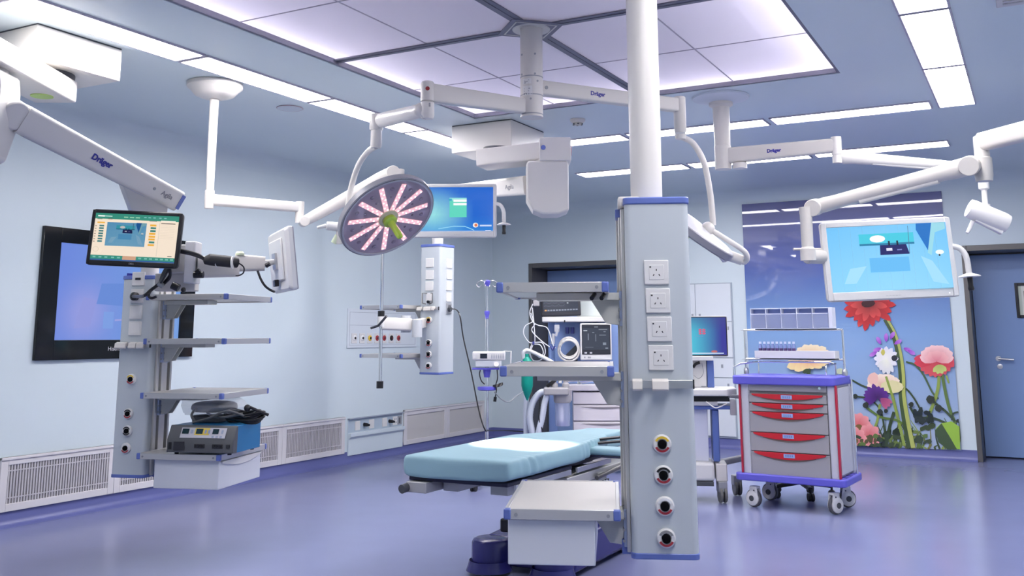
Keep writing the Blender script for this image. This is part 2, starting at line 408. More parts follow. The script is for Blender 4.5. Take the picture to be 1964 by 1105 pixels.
def socket(root, x, z, y=0, T=None, s=.043, holes=True, plug=False):
    T = T or wm(root) @ Matrix.Translation((x, y, z))
    o = MB(T).box(-s, s, -.009, .002, -s, s).build('power_socket', white2, root, bevel=.003)
    if holes:
        MB(T).box(-.026, .026, -.0105, -.008, -.026, .026).build('socket_insert', white2, o, bevel=.001)
        h = MB(T); hs = .0035
        for hx, hz, a in ((0, .008, 0), (-.010, -.010, 30), (.010, -.010, -30)):
            q = Matrix.Translation((hx, -.0112, hz)) @ Matrix.Rotation(R(a), 4, 'Y'); h.box(-.0016, .0016, 0, .002, -hs, hs, q)
        h.box(-.024, -.018, -.0112, -.0095, .016, .021)
        h.build('socket_hole', blackm, o)
    return o
OUT = {'yellow': (.75, .52, .05), 'black': (.015, .015, .015), 'white': (.8, .8, .8), 'grey': (.25, .25, .25), 'red': (.36, .03, .04)}
def outlet(root, T, top, bottom, r=.032, name='gas_outlet'):
    """round medical gas outlet: white collar, two coloured arcs, black bore"""
    o = MB(T).lathe([(r, 0), (r, .010), (r*.86, .016), (r*.54, .016), (r*.52, .010)], (0, 0, 0), (0, -1, 0), 28).build(name, white2, root)
    for col, a0, a1 in ((top, 25, 155), (bottom, 205, 335)):
        m = MB(T); n = 10; ring0, ring1 = [], []
        for k in range(n+1):
            a = R(a0+(a1-a0)*k/n)
            ring0.append((r*.60*math.cos(a), -.0172, r*.60*math.sin(a))); ring1.append((r*.83*math.cos(a), -.0172, r*.83*math.sin(a)))
        for k in range(n): m.quad(ring0[k], ring0[k+1], ring1[k+1], ring1[k])
        m.build('colour_ring', mat('outlet '+col, OUT[col], .4), o, smooth=0)
    MB(T).lathe([(r*.46, .008), (r*.46, .022), (r*.3, .024)], (0, 0, 0), (0, -1, 0), 20).build('outlet_bore', mat('bore black', (.003, .003, .004), .85, spec=.1), o)
    return o
def shelf(root, x0, x1, y0, y1, z, side, drawer=None, t=.032):
    """equipment shelf; side=+1 when the column is on its left"""
    T = wm(root)
    s = MB(T).box(x0+.012, x1-.012, y0+.012, y1-.012, z-.008, z).build('shelf', warmw, root, bevel=.002)
    r = MB(T)
    r.box(x0+.02, x1-.02, y0, y0+.014, z-t, z+.002); r.box(x0+.02, x1-.02, y1-.014, y1, z-t, z+.002)
    r.box(x0, x0+.014, y0+.02, y1-.02, z-t, z+.002); r.box(x1-.014, x1, y0+.02, y1-.02, z-t, z+.002)
    r.build('edge_rail', alu, s, bevel=.0015)
    MB(T).box(x0+.014, x1-.014, y0+.014, y1-.014, z-t+.006, z-.009).build('shelf_underside', warmw, s)
    for x, y in ((x0, y0), (x1, y0), (x0, y1), (x1, y1)):
        c = MB(T)
        sx = 1 if x == x0 else -1; sy = 1 if y == y0 else -1
        c.box(min(x-.002*sx, x+.024*sx), max(x-.002*sx, x+.024*sx), min(y-.002*sy, y+.024*sy), max(y-.002*sy, y+.024*sy), z-t-.001, z+.003)
        c.build('corner_cap', bluecap, s, bevel=.005)
    for x in (x0+.04, x1-.04): MB(T).cyl((x, y0-.001, z-t/2), (x, y0-.004, z-t/2), .006, n=12).build('shelf_screw', midg, s)
    # bracket: screw plate on the rail and a tapering web under the board
    xr = x0 if side > 0 else x1; xc = side*.137
    pl = MB(T).box(min(xc, xc-side*.012), max(xc, xc-side*.012), .085, .185, z-t-.115, z-t+.01).build('bracket_plate', mat('plate blue grey', (.33, .40, .58), .4), s, bevel=.002)
    q = MB(T)
    for k in range(3): q.cyl((xc+side*.001, .112, z-t-.02-.037*k), (xc+side*.004, .112, z-t-.02-.037*k), .006, n=10); q.cyl((xc+side*.0, .084, z-t-.02-.037*k), (xc+side*.0, .081, z-t-.02-.037*k), .005, n=10)
    q.build('bracket_screw', midg, s)
    w = MB(T); e = .115
    for yy in (.11, .165): w.prism([(xc, yy, z-t), (xc+side*e, yy, z-t), (xc+side*.05, yy, z-t-.105), (xc, yy, z-t-.112)], (0, .008, 0))
    w.box(min(xc, xc+side*.30), max(xc, xc+side*.30), .08, .2, z-t-.022, z-t+.004)
    w.build('bracket', mat('bracket grey', (.55, .56, .53), .4), s, bevel=.0015)
    if drawer:
        dx0, dx1, dy0, dy1, dh, fside = drawer
        d = MB(T).box(dx0, dx1, dy0, dy1, z-t-dh, z-t-.002).build('drawer', mat('drawer grey white', (.66, .68, .72), .35), root, bevel=.004)
        if fside:
            g = MB(T); xx = dx1 if fside > 0 else dx0; n = 10; pts = []
            for k in range(n+1): u = k/n; pts.append((xx, dy0+.02+(dy1-dy0-.04)*u, z-t-.02-.03*math.sin(PI*u)))
            pts = [(xx, dy0+.02, z-t-.008)]+pts+[(xx, dy1-.02, z-t-.008)]
            g.prism(pts, (fside*.014, 0, 0)); g.build('drawer_handle', white2, d, bevel=.002)
    return s
def rail_clips(root, x0, x1, z, T=None, y=0):
    T = T or wm(root)
    r = MB(T).box(x0, x1, y-.022, y-.014, z-.014, z+.014); r.box(x0+.03, x0+.05, y-.014, y, z-.01, z+.01); r.box(x1-.05, x1-.03, y-.014, y, z-.01, z+.01)
    ra = r.build('equipment_rail', steel, root, bevel=.001)
    MB(T).box(x1-.004, x1+.001, y-.024, y-.012, z-.016, z+.016).build('rail_end', black, ra)
    return ra
def clip(root, ra, x, z, w, T=None, y=0):
    T = T or wm(root)
    pr = [(y-.024, z+.02), (y-.05, z+.012), (y-.056, z-.016), (y-.048, z-.022), (y-.036, z-.004), (y-.024, z-.004)]
    MB(T).prism([(x-w/2, a, b) for a, b in pr], (w, 0, 0)).build('rail_clip', warmw, ra, bevel=.002)

# ------------------------------------------------------------------ near column (right of the table)
pB = P(1277, 1074, 3.25)
B = thing('supply_pendant', 'large near supply pendant on a thick white ceiling pole, lowest shelf over the table base', 'medical supply pendant', pB, R(22.5))
hB = 1.235
column(B, hB, -1)
for i, y in enumerate((510.5, 567.5, 624, 680.5)):
    x = 1255.5+2.6*i
    l = wm(B).inverted() @ P(x, y, 3.27); socket(B, l.x+.012, l.z-.012+.01*(i*.0))
for i, (y, t) in enumerate(((855.5, 'yellow'), (914.5, 'black'), (973, 'white'), (1033, 'grey'))):
    l = wm(B).inverted() @ P(1271.5+2.2*i, y, 3.25)
    outlet(B, wm(B) @ Matrix.Translation((l.x, 0, l.z)), t, 'red')
l = wm(B).inverted() @ P(1277, 740, 3.23)
ra = rail_clips(B, -.108, .112, l.z); clip(B, ra, -.082, l.z, .034); clip(B, ra, -.004, l.z, .056)
MB(wm(B)).lathe([(.058, hB-.002), (.060, 3.0-pB.z)], (-.028, .11, 0)).build('ceiling_pole', white, B)
MB(wm(B)).lathe([(.13, HC-.004-pB.z), (.13, HC-.03-pB.z), (.09, HC-.05-pB.z), (.06, HC-.055-pB.z)], (-.028, .11, 0)).build('ceiling_flange', white, B)
MB(wm(B)).box(-.135, -.055, .05, .2, hB-.03, hB+.012).build('rail_head', warmw, B, bevel=.008)
zs = [(wm(B).inverted() @ P(1070, y, 3.3)).z for y in (541, 704)]
zb = (wm(B).inverted() @ P(1070, 978, 3.25)).z
shelf(B, -.562, -.175, -.10, .56, zs[0], -1)
shelf(B, -.551, -.162, -.09, .57, zs[1], -1)
shelf(B, -.54, -.150, -.075, .60, zb, -1, (-.53, -.235, -.05, .48, .15, 0))
for u in (-.19, -.225): MB(wm(B)).tube([(u, .06, zs[0]-.034), (u-.01, .02, zs[0]-.05)], .008).build('clamp_lever', black, B)

# ------------------------------------------------------------------ left column with monitors
pA = P(243, 917, 5.9)
A = thing('supply_pendant', 'left supply pendant hanging from a slanted arm, in front of the wall screen', 'medical supply pendant', pA, R(17))
hA = 1.235
column(A, hA, 1)
iA = wm(A).inverted()
def onface(q, inv, T, y=0):
    """point on a column's front face (local y) seen at pixel q"""
    o = inv @ CAM; d = (inv.to_3x3() @ ray(*q)); t = (y-o.y)/d.y; return o+d*t
for i, (q, n) in enumerate((((266.5, 535), 1), ((264, 568), 0), ((261.5, 599), 0), ((259.5, 630), 0))):
    l = onface(q, iA, A); s = socket(A, l.x, l.z, holes=False)
    T = wm(A) @ Matrix.Translation((l.x, 0, l.z))
    if i == 0: MB(T).box(-.018, .018, -.013, -.009, -.008, .006).build('switch_slot', black, s)
    else: MB(T).box(-.03, .03, -.0105, -.008, -.03, .03).build('socket_insert', white2, s, bevel=.001)
for q, t, b in (((252.5, 727.5), 'yellow', 'red'), ((247, 793.5), 'black', 'red'), ((245, 826.5), 'black', 'black'), ((242.5, 859.5), 'white', 'red')):
    l = onface(q, iA, A); outlet(A, wm(A) @ Matrix.Translation((l.x, 0, l.z)), t, b)
l = onface((250, 662), iA, A); ra = rail_clips(A, -.108, .118, l.z)
for x, w in ((-.07, .075), (.01, .05), (.065, .05)): clip(A, ra, x, l.z, w)
def shz(y, q=(433, 0), dd=5.72): return (iA @ P(q[0], y, dd)).z
zA = [shz(562, (440, 0)), shz(650, (437, 0)), shz(756, (436, 0)), shz(872, (433, 0))]
for i, z in enumerate(zA):
    shelf(A, .135, .675, -.125, .50, z, 1, (.235, .655, -.09, .46, .17, 1) if i == 3 else None)
# pipe, bracket and spring arm up to the ceiling box
e0, e1 = P(38, 226, dep(Pz(-14, 112, 2.70))+.02), P(338, 384, 5.75)
ax = (e1-e0).normalized()
top = Vector((pA.x, pA.y, 0))+Vector((math.cos(R(17))*.0-math.sin(R(17))*.12, math.cos(R(17))*.12, 0))
MB().cyl((top.x, top.y, pA.z+hA-.002), (top.x, top.y, e1.z-.02), .055).build('swivel_pipe', white, A)
nrm = (CAM-(e0+e1)/2).normalized(); upx = ax.cross(nrm); upx = upx if upx.z > 0 else -upx
sp = MB().rbar(e0, e1, .10, .155, .095, .125, .25, up=upx).build('spring_arm', white, A, bevel=.0)
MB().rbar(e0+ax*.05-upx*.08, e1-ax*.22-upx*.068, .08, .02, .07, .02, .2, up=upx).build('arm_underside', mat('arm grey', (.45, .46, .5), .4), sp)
side = nrm-upx*nrm.dot(upx); side = (side-ax*side.dot(ax)).normalized()
def onarm(px, py, off):
    # closest axis point for that pixel
    best = min((( (lambda p: abs(CX+F*(p-CAM).dot(RT)/dep(p)-px))(e0+(e1-e0)*k/200), k) for k in range(201)))[1]
    return e0+(e1-e0)*best/200+side*off
p = onarm(188, 0, .0515); text('lettering', 'Dräger', .046, basis(p, ax, side), logo, sp, bold=.002)
p = onarm(312, 0, .0495); text('lettering', 'Agila', .042, basis(p, ax, side), logog, sp)
p = onarm(338, 0, .049); MB(basis(p, ax, side)).box(-.012, .012, -.002, .004, -.045, .045).build('blue_badge', bluecap, sp)
p = onarm(288, 0, .049); MB(basis(p, ax, side)).cyl((0, .004, 0), (0, -.003, 0), .009).build('arm_screw', midg, sp)
j = MB(); j.prism([e1-ax*.40-upx*.055-side*.03, e1-ax*.05-upx*.055-side*.03, Vector((top.x, top.y, e1.z-.20))+ax*.09-side*.03, Vector((top.x, top.y, e1.z-.20))-ax*.10-side*.03], side*.06)
j.build('arm_bracket', white, A, bevel=.006)
# knuckle, housing, swivel arm, ceiling box
ZS = 2.70
a0 = Pz(98, 172, ZS); hc = Pz(-14, 112, ZS); dh = dep(hc)
hT = Matrix.Translation((hc.x, hc.y, 0)) @ Matrix.Rotation(YAW0, 4, 'Z')
zt, zb_ = P(-12, 143, dh).z, P(-12, 318, dh).z
pr = [(-.16, zt), (.100, zt), (.112, zt-.09), (.112, zb_+.20), (.065, zb_+.02), (.03, zb_), (-.16, zb_)]
hs = MB(hT); hs.prism([(x, -.12, z) for x, z in pr], (0, .22, 0)); hs.build('arm_housing', white, A, bevel=.018, seg=3)
kn = MB(); kc = e0-ax*.04; kn.cyl(kc-side*.09, kc+side*.045, .082, .075, 32); kn.build('knuckle', white, A, bevel=.01)
d2 = a0-hc; d2.z = 0; d2.normalize()
sw = MB().rbar(hc-d2*.16, a0+d2*.06, .24, .125, rad=.08).build('swivel_arm', white, A)
MB().cyl((hc.x, hc.y, zt-.01), (hc.x, hc.y, ZS-.06), .08).build('swivel_joint', white, A)
g = a0-d2*.10; MB().lathe([(.06, 0), (.06, -.004)], (g.x, g.y, ZS-.063)).build('brake_disc', ltgreen, sw)
q = a0-d2*.02; MB().lathe([(.15, ZS+.06), (.15, 2.80)], (q.x-.06, q.y+.02, 0)).build('ceiling_joint', dark, A)
bx = MB().box(-5.27, -4.69, 3.24, 3.80, 2.80, HC-.008).build('ceiling_cover', white, A, bevel=.004)
MB().box(-5.268, -4.692, 3.242, 3.798, HC-.008, HC-.0005).build('cover_gap', dark, bx)

# ------------------------------------------------------------------ middle column, far
pC = P(843, 719, 8.8)
C = thing('supply_pendant', 'middle far supply pendant behind the surgical lamp, with an infusion pole on its left', 'medical supply pendant', pC+Vector((-.113, 0, 0)), 0)
hC = 1.20
column(C, hC, -1)
iC = wm(C).inverted()
for q in ((824.5, 504), (824.5, 527), (824, 549)): l = onface(q, iC, C); socket(C, l.x, l.z, holes=False)
def onside(q): # the right-hand face, local x=.113
    o = iC @ CAM; d = iC.to_3x3() @ ray(*q); t = (.113-o.x)/d.x; return o+d*t
for q in ((861, 505.5), (861, 527), (860.5, 548.5), (860, 570)):
    l = onside(q); socket(C, 0, 0, holes=False, T=wm(C) @ Matrix.Translation((.113, l.y, l.z)) @ Matrix.Rotation(R(90), 4, 'Z'))
l = onside((860, 592)); T = wm(C) @ Matrix.Translation((.113, l.y, l.z)) @ Matrix.Rotation(R(90), 4, 'Z')
dp_ = MB(T).box(-.04, .04, -.012, .002, -.05, .05).build('data_outlet', midg, C, bevel=.002)
q = MB(T)
for zz in (-.02, .02): q.box(-.018, -.004, -.014, -.011, zz-.01, zz+.01); q.box(.004, .018, -.014, -.011, zz-.01, zz+.01)
q.build('data_port', black, dp_)
l = onface((824, 571), iC, C); T = wm(C) @ Matrix.Translation((l.x, 0, l.z))
hk = MB(T).box(-.03, .03, -.015, .002, -.03, .04).build('hose_holder', white2, C, bevel=.003)
q = MB(T)
for s in (-1, 1): q.tube([(s*.02, -.01, .04), (s*.055, -.04, .04), (s*.055, -.04, -.05), (s*.02, -.03, -.06)], .005)
q.build('holder_hook', dsteel, hk); MB(T).cyl((0, -.015, -.04), (0, -.03, -.04), .014).build('holder_knob', black, hk)
l = onface((828, 592), iC, C); ra = rail_clips(C, -.12, .11, l.z); clip(C, ra, -.09, l.z, .05); clip(C, ra, .0, l.z, .08); clip(C, ra, .06, l.z, .03)
for q, t in (((823.5, 614), 'yellow'), ((823, 658), 'black'), ((823, 680), 'black'), ((822.5, 701.5), 'white')):
    l = onface(q, iC, C); outlet(C, wm(C) @ Matrix.Translation((l.x, 0, l.z)), t, 'red')
Ys = pC.y-.25
for y in (585, 680):
    a = Py(770, y, Ys); l = iC @ a
    shelf(C, l.x-.47, l.x, l.y, l.y+.55, l.z, -1)
MB(wm(C)).cyl((0, .12, hC-.002), (0, .12, zat(372, pC.x-.113, pC.y+.12)-.02-pC.z), .055).build('swivel_pipe', white, C)
# infusion pole on its bracket arm
pl = P(731, 610, 8.45)
MB().cyl((pl.x, pl.y, P(731, 735, 8.45).z), (pl.x, pl.y, P(731, 440, 8.45).z), .016).build('infusion_pole', chrome, C)
for y in (737, 603): z = P(731, y, 8.45).z; MB().cyl((pl.x, pl.y, z-.03), (pl.x, pl.y, z+.03), .03).build('pole_collar', black, C)
z = P(731, 616, 8.45).z; ar = P(800, 622, 8.55)
MB().cyl((pl.x, pl.y, z-.05), (pl.x, pl.y, z+.04), .035).build('pole_clamp', white2, C)
MB().rbar(Vector((pl.x, pl.y, z-.02)), Vector((ar.x-.07, ar.y, z-.03)), .06, .11, rad=.3).build('pole_arm', white, C)
for dx, dz in ((-.12, 0), (.0, -.04)): MB().cyl((ar.x+dx, ar.y, z-.10+dz), (ar.x+dx, ar.y, z+.05+dz), .045).build('pole_joint', mat('joint grey', (.5, .52, .54), .4), C)
MB().tube([Vector((pl.x-.09, pl.y-.02, z-.06)), Vector((pl.x, pl.y-.04, z-.04)), Vector((pl.x+.1, pl.y-.06, z+.04))], .011).build('clamp_lever', dark, C)
MB().rbar(Vector((ar.x-.03, ar.y, z-.03)), wm(C) @ Vector((-.11, .13, (iC @ Vector((0, 0, z))).z)), .05, .09, rad=.2).build('pole_arm', white, C)
# ceiling box, swivel arm, housing, spring arm
X0, X1, Y0_, Y1_ = -4.10, -3.545, 6.585, 7.165
bx = MB().box(X0, X1, Y0_, Y1_, zat(282, X1, Y0_), HC-.008).build('ceiling_cover', white, C, bevel=.004)
MB().box(X0+.002, X1-.002, Y0_+.002, Y1_-.002, HC-.008, HC-.0005).build('cover_gap', dark, bx)
zc = zat(282, X1, Y0_)
hd = 7.35
hp = P(1049, 360, hd)                     # housing centre
zt, zb_ = P(1049, 312, hd).z, P(1049, 416, hd).z
T = Matrix.Translation((hp.x, hp.y, 0)) @ Matrix.Rotation(YAW0, 4, 'Z')
w2 = 40*hd/F
pr = [(-w2, zb_+.12), (-w2+.05, zb_+.03), (-w2+.12, zb_), (w2-.08, zb_), (w2, zb_+.03), (w2, zt-.02), (w2-.02, zt), (-w2+.02, zt), (-w2, zt-.02)]
h_ = MB(T); h_.prism([(x, -.13, z) for x, z in pr], (0, .26, 0)); h_.build('arm_housing', white, C, bevel=.03, seg=3)
za = P(1060, 290, hd).z
s0 = Vector((hp.x, hp.y, za))+Vector((math.cos(YAW0), math.sin(YAW0), 0))*.03
s1 = Pz(952, 305, za-.02); dv = (s1-s0); dv.z = 0
sw = MB().rbar(s0-dv.normalized()*.06, s1+dv.normalized()*.12, .24, .135, rad=.1).build('swivel_arm', white, C)
e_ = MB(T).box(-.09+.03, .15+.03, -.14, .1, za-.09, za+.09).build('arm_end', white, C, bevel=.008)
bT = T @ Matrix.Translation((.0, -.141, za))
MB(bT).lathe([(.018, 0), (.018, .008)], (-.03, 0, .01), (0, -1, 0)).build('blue_button', bluecap, e_)
MB(T).lathe([(.04, 0), (.04, .006)], (.18, -.05, za), (1, 0, 0)).build('red_lamp', red, e_); MB(T).lathe([(.03, 0), (.03, .006)], (.18, .03, za-.03), (1, 0, 0)).build('blue_button', bluecap, e_)
MB(T).cyl((.03, -.02, za-.07), (.03, -.02, zt-.01), .115, n=32).build('swivel_joint', white, C)
MB().lathe([(.11, za+.06), (.11, zc+.005)], (s1.x*.75+(X0+X1)/2*.25, s1.y*.75+(Y0_+Y1_)/2*.25, 0)).build('ceiling_joint', dark, C)
g = s1+dv.normalized()*.0; MB().lathe([(.07, 0), (.07, -.004)], (g.x, g.y, za-.068)).build('brake_disc', ltgreen, sw)
f0, f1 = P(1015, 355, hd), Vector((pC.x-.113, pC.y+.12, zat(372, pC.x-.113, pC.y+.12))); ax = (f1-f0).normalized()
f1 = f1+ax*.12
nrm = (CAM-f0).normalized(); upx = ax.cross(nrm); upx = upx if upx.z > 0 else -upx
sp = MB().rbar(f0, f1, .10, .15, .095, .13, .25, up=upx).build('spring_arm', white, C)
sd = (nrm-ax*nrm.dot(ax)).normalized()
text('lettering', 'Agila', .05, basis(f0+(f1-f0)*.12+sd*.051, -ax, sd) @ Matrix.Scale(1.7, 4, (1, 0, 0)), logog, sp)
# ------------------------------------------------------------------ screens and monitors
def lerp(a, b, t): return tuple(x+(y-x)*t for x, y in zip(a, b))
def floor_view(pc, u0, v0, u1, v1, bright=1.0, full=True):
    """the overhead camera picture: blue floor, table with its teal sheet and navy base"""
    def U(u): return u0+(u1-u0)*u
    def V(v): return v0+(v1-v0)*v
    a, b = srgb(104, 186, 238), srgb(150, 214, 250)
    s = lambda c: tuple(x*bright for x in c)
    n = 10
    for i in range(n):
        for j in range(8):
            def c(u, v): return s(lerp(a, b, min(1, max(0, .55*(1-v)+.5*(1-abs(u-.5)*1.2)*.6))))
            p = [(i/n, j/8), ((i+1)/n, j/8), ((i+1)/n, (j+1)/8), (i/n, (j+1)/8)]
            pc.poly([(U(x), V(y)) for x, y in p], None, [c(*q) for q in p])
    pc.rect(U(.33), V(.28), U(.66), V(.5), s(srgb(100, 182, 236)))
    pc.poly([(U(.10), V(.12)), (U(.2), V(.12)), (U(.3), V(.38)), (U(.16), V(.35))], s(srgb(160, 216, 250)))
    pc.poly([(U(.84), V(.1)), (U(.97), V(.05)), (U(.85), V(.42)), (U(.76), V(.5))], s(srgb(158, 214, 250)))
    pc.rect(U(.26), V(.70), U(.72), V(.87), s(srgb(70, 196, 218))); pc.rect(U(.26), V(.69), U(.72), V(.72), s(srgb(40, 120, 160)))
    pc.ell(U(.415), V(.79), .065*(u1-u0), .055*(v1-v0), s(srgb(255, 250, 250)))
    pc.poly([(U(.425), V(.54)), (U(.67), V(.54)), (U(.65), V(.69)), (U(.43), V(.69))], s(srgb(26, 26, 96)))
    pc.rect(U(.48), V(.60), U(.53), V(.64), s(srgb(220, 220, 235))); pc.rect(U(.57), V(.6), U(.61), V(.62), s(srgb(120, 130, 190)))
    pc.rect(U(.50), V(.68), U(.515), V(.75), s(srgb(20, 20, 40))); pc.rect(U(.57), V(.68), U(.585), V(.75), s(srgb(20, 20, 40)))
    pc.stroke([(U(.67), V(.55)), (U(.68), V(.97))], .003, s(srgb(90, 120, 150)))
    pc.poly([(U(.75), V(1)), (U(.88), V(1)), (U(.84), V(.52)), (U(.745), V(.9))], s(srgb(28, 110, 190)))
    pc.poly([(U(.88), V(1)), (U(.99), V(1)), (U(.99), V(.9)), (U(.9), V(.85)), (U(.85), V(.5)), (U(.82), V(.54))], s(srgb(150, 210, 225)))
    pc.ell(U(.92), V(.545), .035*(u1-u0), .035*(v1-v0), s(srgb(235, 250, 255))); pc.ell(U(.915), V(.5), .008*(u1-u0), .016*(v1-v0), s((.02, .02, .03)))
    return pc
def monitor(label, T, w, h, bz, body, border=None, thick=.045, vesa=True):
    """w,h outside size; T at the middle of the front glass, x right, -y to the viewer"""
    o = bpy.data.objects.new('monitor', None); COL.objects.link(o); o.matrix_world = T; WM[o.name] = T; o.empty_display_size = .05
    tag(o, label, 'monitor')
    r = .02; ring = []
    for cx, cz, a0 in ((w/2-r, h/2-r, 0), (-w/2+r, h/2-r, 90), (-w/2+r, -h/2+r, 180), (w/2-r, -h/2+r, 270)):
        for k in range(6): a = R(a0+18*k); ring.append((cx+r*math.cos(a), cz+r*math.sin(a)))
    m = MB(T); m.rings([[(x, y, z) for x, z in ring] for y in (.004, thick*.55)]+[[(x*.94, thick, z*.92) for x, z in ring]])
    m.build('monitor_case', body, o, bevel=.002)
    f = MB(T); bx, bt, bb = bz
    for q in ((-w/2+.004, -w/2+bx, -h/2+.004, h/2-.004), (w/2-bx, w/2-.004, -h/2+.004, h/2-.004), (-w/2+bx, w/2-bx, -h/2+.004, -h/2+bb), (-w/2+bx, w/2-bx, h/2-bt, h/2-.004)): f.box(q[0], q[1], -.004, .006, q[2], q[3])
    f.build('bezel', border or body, o, bevel=.003)
    return o, (w-2*bx, h-bt-bb), T @ Matrix.Translation((-w/2+bx, .003, -h/2+bb))
def handle(o, T, x, z, s=1):
    """sterile grip: bent tube with a thin splash disc and a black stub"""
    pts = smoothpts([(x, .01, z+.10), (x+.035, .0, z+.085), (x+.055, -.01, z+.04), (x+.058, -.01, z-.045)], 5)
    g = MB(T); g.tube([Vector(p)*s if s != 1 else p for p in pts], .014, 12); hd = g.build('grip_tube', white2, o)
    MB(T).lathe([(.012, .018), (.05, .003), (.052, -.002), (.012, -.004)], (x+.058, -.01, z-.055)).build('splash_disc', white2, hd)
    MB(T).lathe([(.013, -.004), (.012, -.045), (.015, -.06), (.012, -.068)], (x+.058, -.01, z-.055)).build('grip_stub', black, hd)
def facing(p, yaw, pitch=0, roll=0):
    return Matrix.Translation(p) @ Matrix.Rotation(yaw, 4, 'Z') @ Matrix.Rotation(pitch, 4, 'X') @ Matrix.Rotation(roll, 4, 'Y')
scr = picmat('lit screen', 1.0, .12)

# right monitor with the overhead view
dR = 4.8; c = P(1705, 497, dR)
TR = facing(c, YAW0-R(4), R(-2), R(-2.2))
wR, hR = 247*dR/F, 154*dR/F
mon, (sw_, sh_), TS = monitor('white monitor on a bent spring arm at right, showing the operating table from above', TR, wR, hR, (.03, .03, .045), white2)
pc = Pic(TS, sw_, sh_); floor_view(pc, 0, 0, 1, 1, 1.1); pc.build('screen', scr, mon)
text('lettering', '— — — — —', .012, TR @ Matrix.Translation((0, -.005, -hR/2+.02)), logog, mon)
MB(TR).cyl((wR/2-.05, -.005, -hR/2+.02), (wR/2-.05, -.003, -hR/2+.02), .004, n=10).build('power_light', mat('power light', (.7, .7, .7), .3, emit=(1, 1, 1), strength=.6), mon)
handle(mon, TR, wR/2-.005, -.05)
# its arm
arm = thing('monitor_boom', 'cream jointed spring arm at right carrying the white monitor', 'monitor boom', (0, 0, 0))
dJ = 4.45
jt = P(1884, 300, dJ); lt = P(1545, 400, dR)
arm.location = (jt.x, jt.y, 0); WM[arm.name] = Matrix.Translation((jt.x, jt.y, 0)); arm.matrix_world = WM[arm.name]
zz = lambda y, p: zat(y, p.x, p.y)
q = MB(); q.lathe([(.036, zz(348, jt)), (.040, zz(336, jt)), (.040, zz(304, jt)), (.033, zz(302, jt)), (.033, zz(263, jt)), (.028, zz(261, jt))], (jt.x, jt.y, 0)); q.build('elbow_joint', warmw, arm)
zh = P(1884, 272, dJ).z; fe = Pz(1985, 247, zh); dv = (fe-Vector((jt.x, jt.y, zh))); dv.z = 0; dv.normalize()
fp = Vector((jt.x, jt.y, zh))+dv*.88
MB().rbar(Vector((jt.x, jt.y, zh)), fp, .055, .085, .07, .095, .3).build('extension_arm', warmw, arm)
MB().lathe([(.05, zh-.1), (.05, HC-.03), (.11, HC-.025), (.11, HC-.002)], (fp.x, fp.y, 0)).build('ceiling_tube', white, arm)
kn = P(1860, 318, dJ-.03); le = P(1562, 398, dR)
ax = (le-kn).normalized(); nr = (CAM-kn).normalized(); sd = (nr-ax*nr.dot(ax)).normalized(); up_ = sd.cross(ax); up_ = up_ if up_.z > 0 else -up_
m = MB(); n = 8
def sec(t, w_, h_, off=0):
    p = kn+(le-kn)*t+up_*off; return [p+sd*(w_/2*math.cos(2*PI*k/16)*1.0)+up_*(h_/2*math.sin(2*PI*k/16)) for k in range(16)]
m.rings([sec(0, .07, .085), sec(.08, .075, .088), sec(.16, .07, .075), sec(.5, .068, .074), sec(.85, .062, .068), sec(.93, .062, .074), sec(1, .06, .07)])
sp = m.build('spring_arm', warmw, arm)
MB().rbar(kn+(le-kn)*.20-up_*.024, kn+(le-kn)*.70-up_*.024, .05, .04, .05, .036, .3, up=up_).build('arm_cover', white, sp)
MB().cyl(kn-sd*.05, kn+sd*.045, .046, n=28).build('knuckle', warmw, arm, bevel=.004)
MB().cyl(le-sd*.045, le+sd*.042, .042, n=28).build('knuckle', warmw, arm, bevel=.004)
q = MB(); q.lathe([(.037, zz(500, lt)), (.037, zz(478, lt)), (.028, zz(474, lt)), (.030, zz(412, lt)), (.034, zz(398, lt))], (lt.x, lt.y, 0)); q.build('drop_tube', warmw, arm)
bl = P(1547, 492, dR); br_ = TR @ Vector((-wR/2+.005, .02, (TR.inverted() @ bl).z)); MB().cyl(bl, br_, .036).build('tilt_joint', warmw, arm, bevel=.004)
q = P(1522, 478, dR); MB().tube([q, P(1580, 478, dR+.05)], .006).build('tilt_stop', white, arm)

# far monitor behind the lamp
dM = 6.95; c = P(871, 404, dM); TM = facing(c, YAW0, R(0), 0); wM, hM = 163*dM/F, 104*dM/F
mon, (sw_, sh_), TS = monitor('white monitor half hidden behind the surgical lamp, showing a blue desktop', TM, wM, hM, (.025, .025, .045), white2)
pc = Pic(TS, sw_, sh_)
def win(u, v):
    d = math.hypot((u-.22)*1.3, v-.38); c = lerp(srgb(150, 225, 225), srgb(25, 100, 205), min(1, d*1.5)); return lerp(c, srgb(60, 170, 235), max(0, .3-v)*1.2)
pc.grid(win, 12, 8)
pc.rect(.44, .32, .66, .74, srgb(96, 214, 190)); pc.rect(.44, .70, .66, .76, srgb(150, 225, 220)); pc.rect(.49, .67, .66, .72, srgb(250, 250, 250)); pc.rect(.49, .59, .66, .64, srgb(250, 250, 250)); pc.rect(.43, .69, .47, .74, srgb(60, 170, 200))
pc.ell(.775, .14, .035, .055, srgb(240, 235, 230)); pc.ell(.78, .14, .02, .033, srgb(225, 120, 80))
pc.stroke([(.83, .13), (.98, .13)], .012, srgb(200, 215, 245)); pc.stroke([(.3, .06), (.5, .115), (.64, .11), (.74, .04), (.77, 0)], .006, srgb(150, 215, 245))
pc.rect(0, 0, 1, .02, srgb(120, 160, 220)); pc.rect(.9, .01, .97, .025, srgb(235, 240, 250))
pc.build('screen', scr, mon)
text('lettering', '— — —', .012, TM @ Matrix.Translation((0.02, -.005, -hM/2+.02)), logog, mon)
handle(mon, TM, wM/2-.005, -.05)
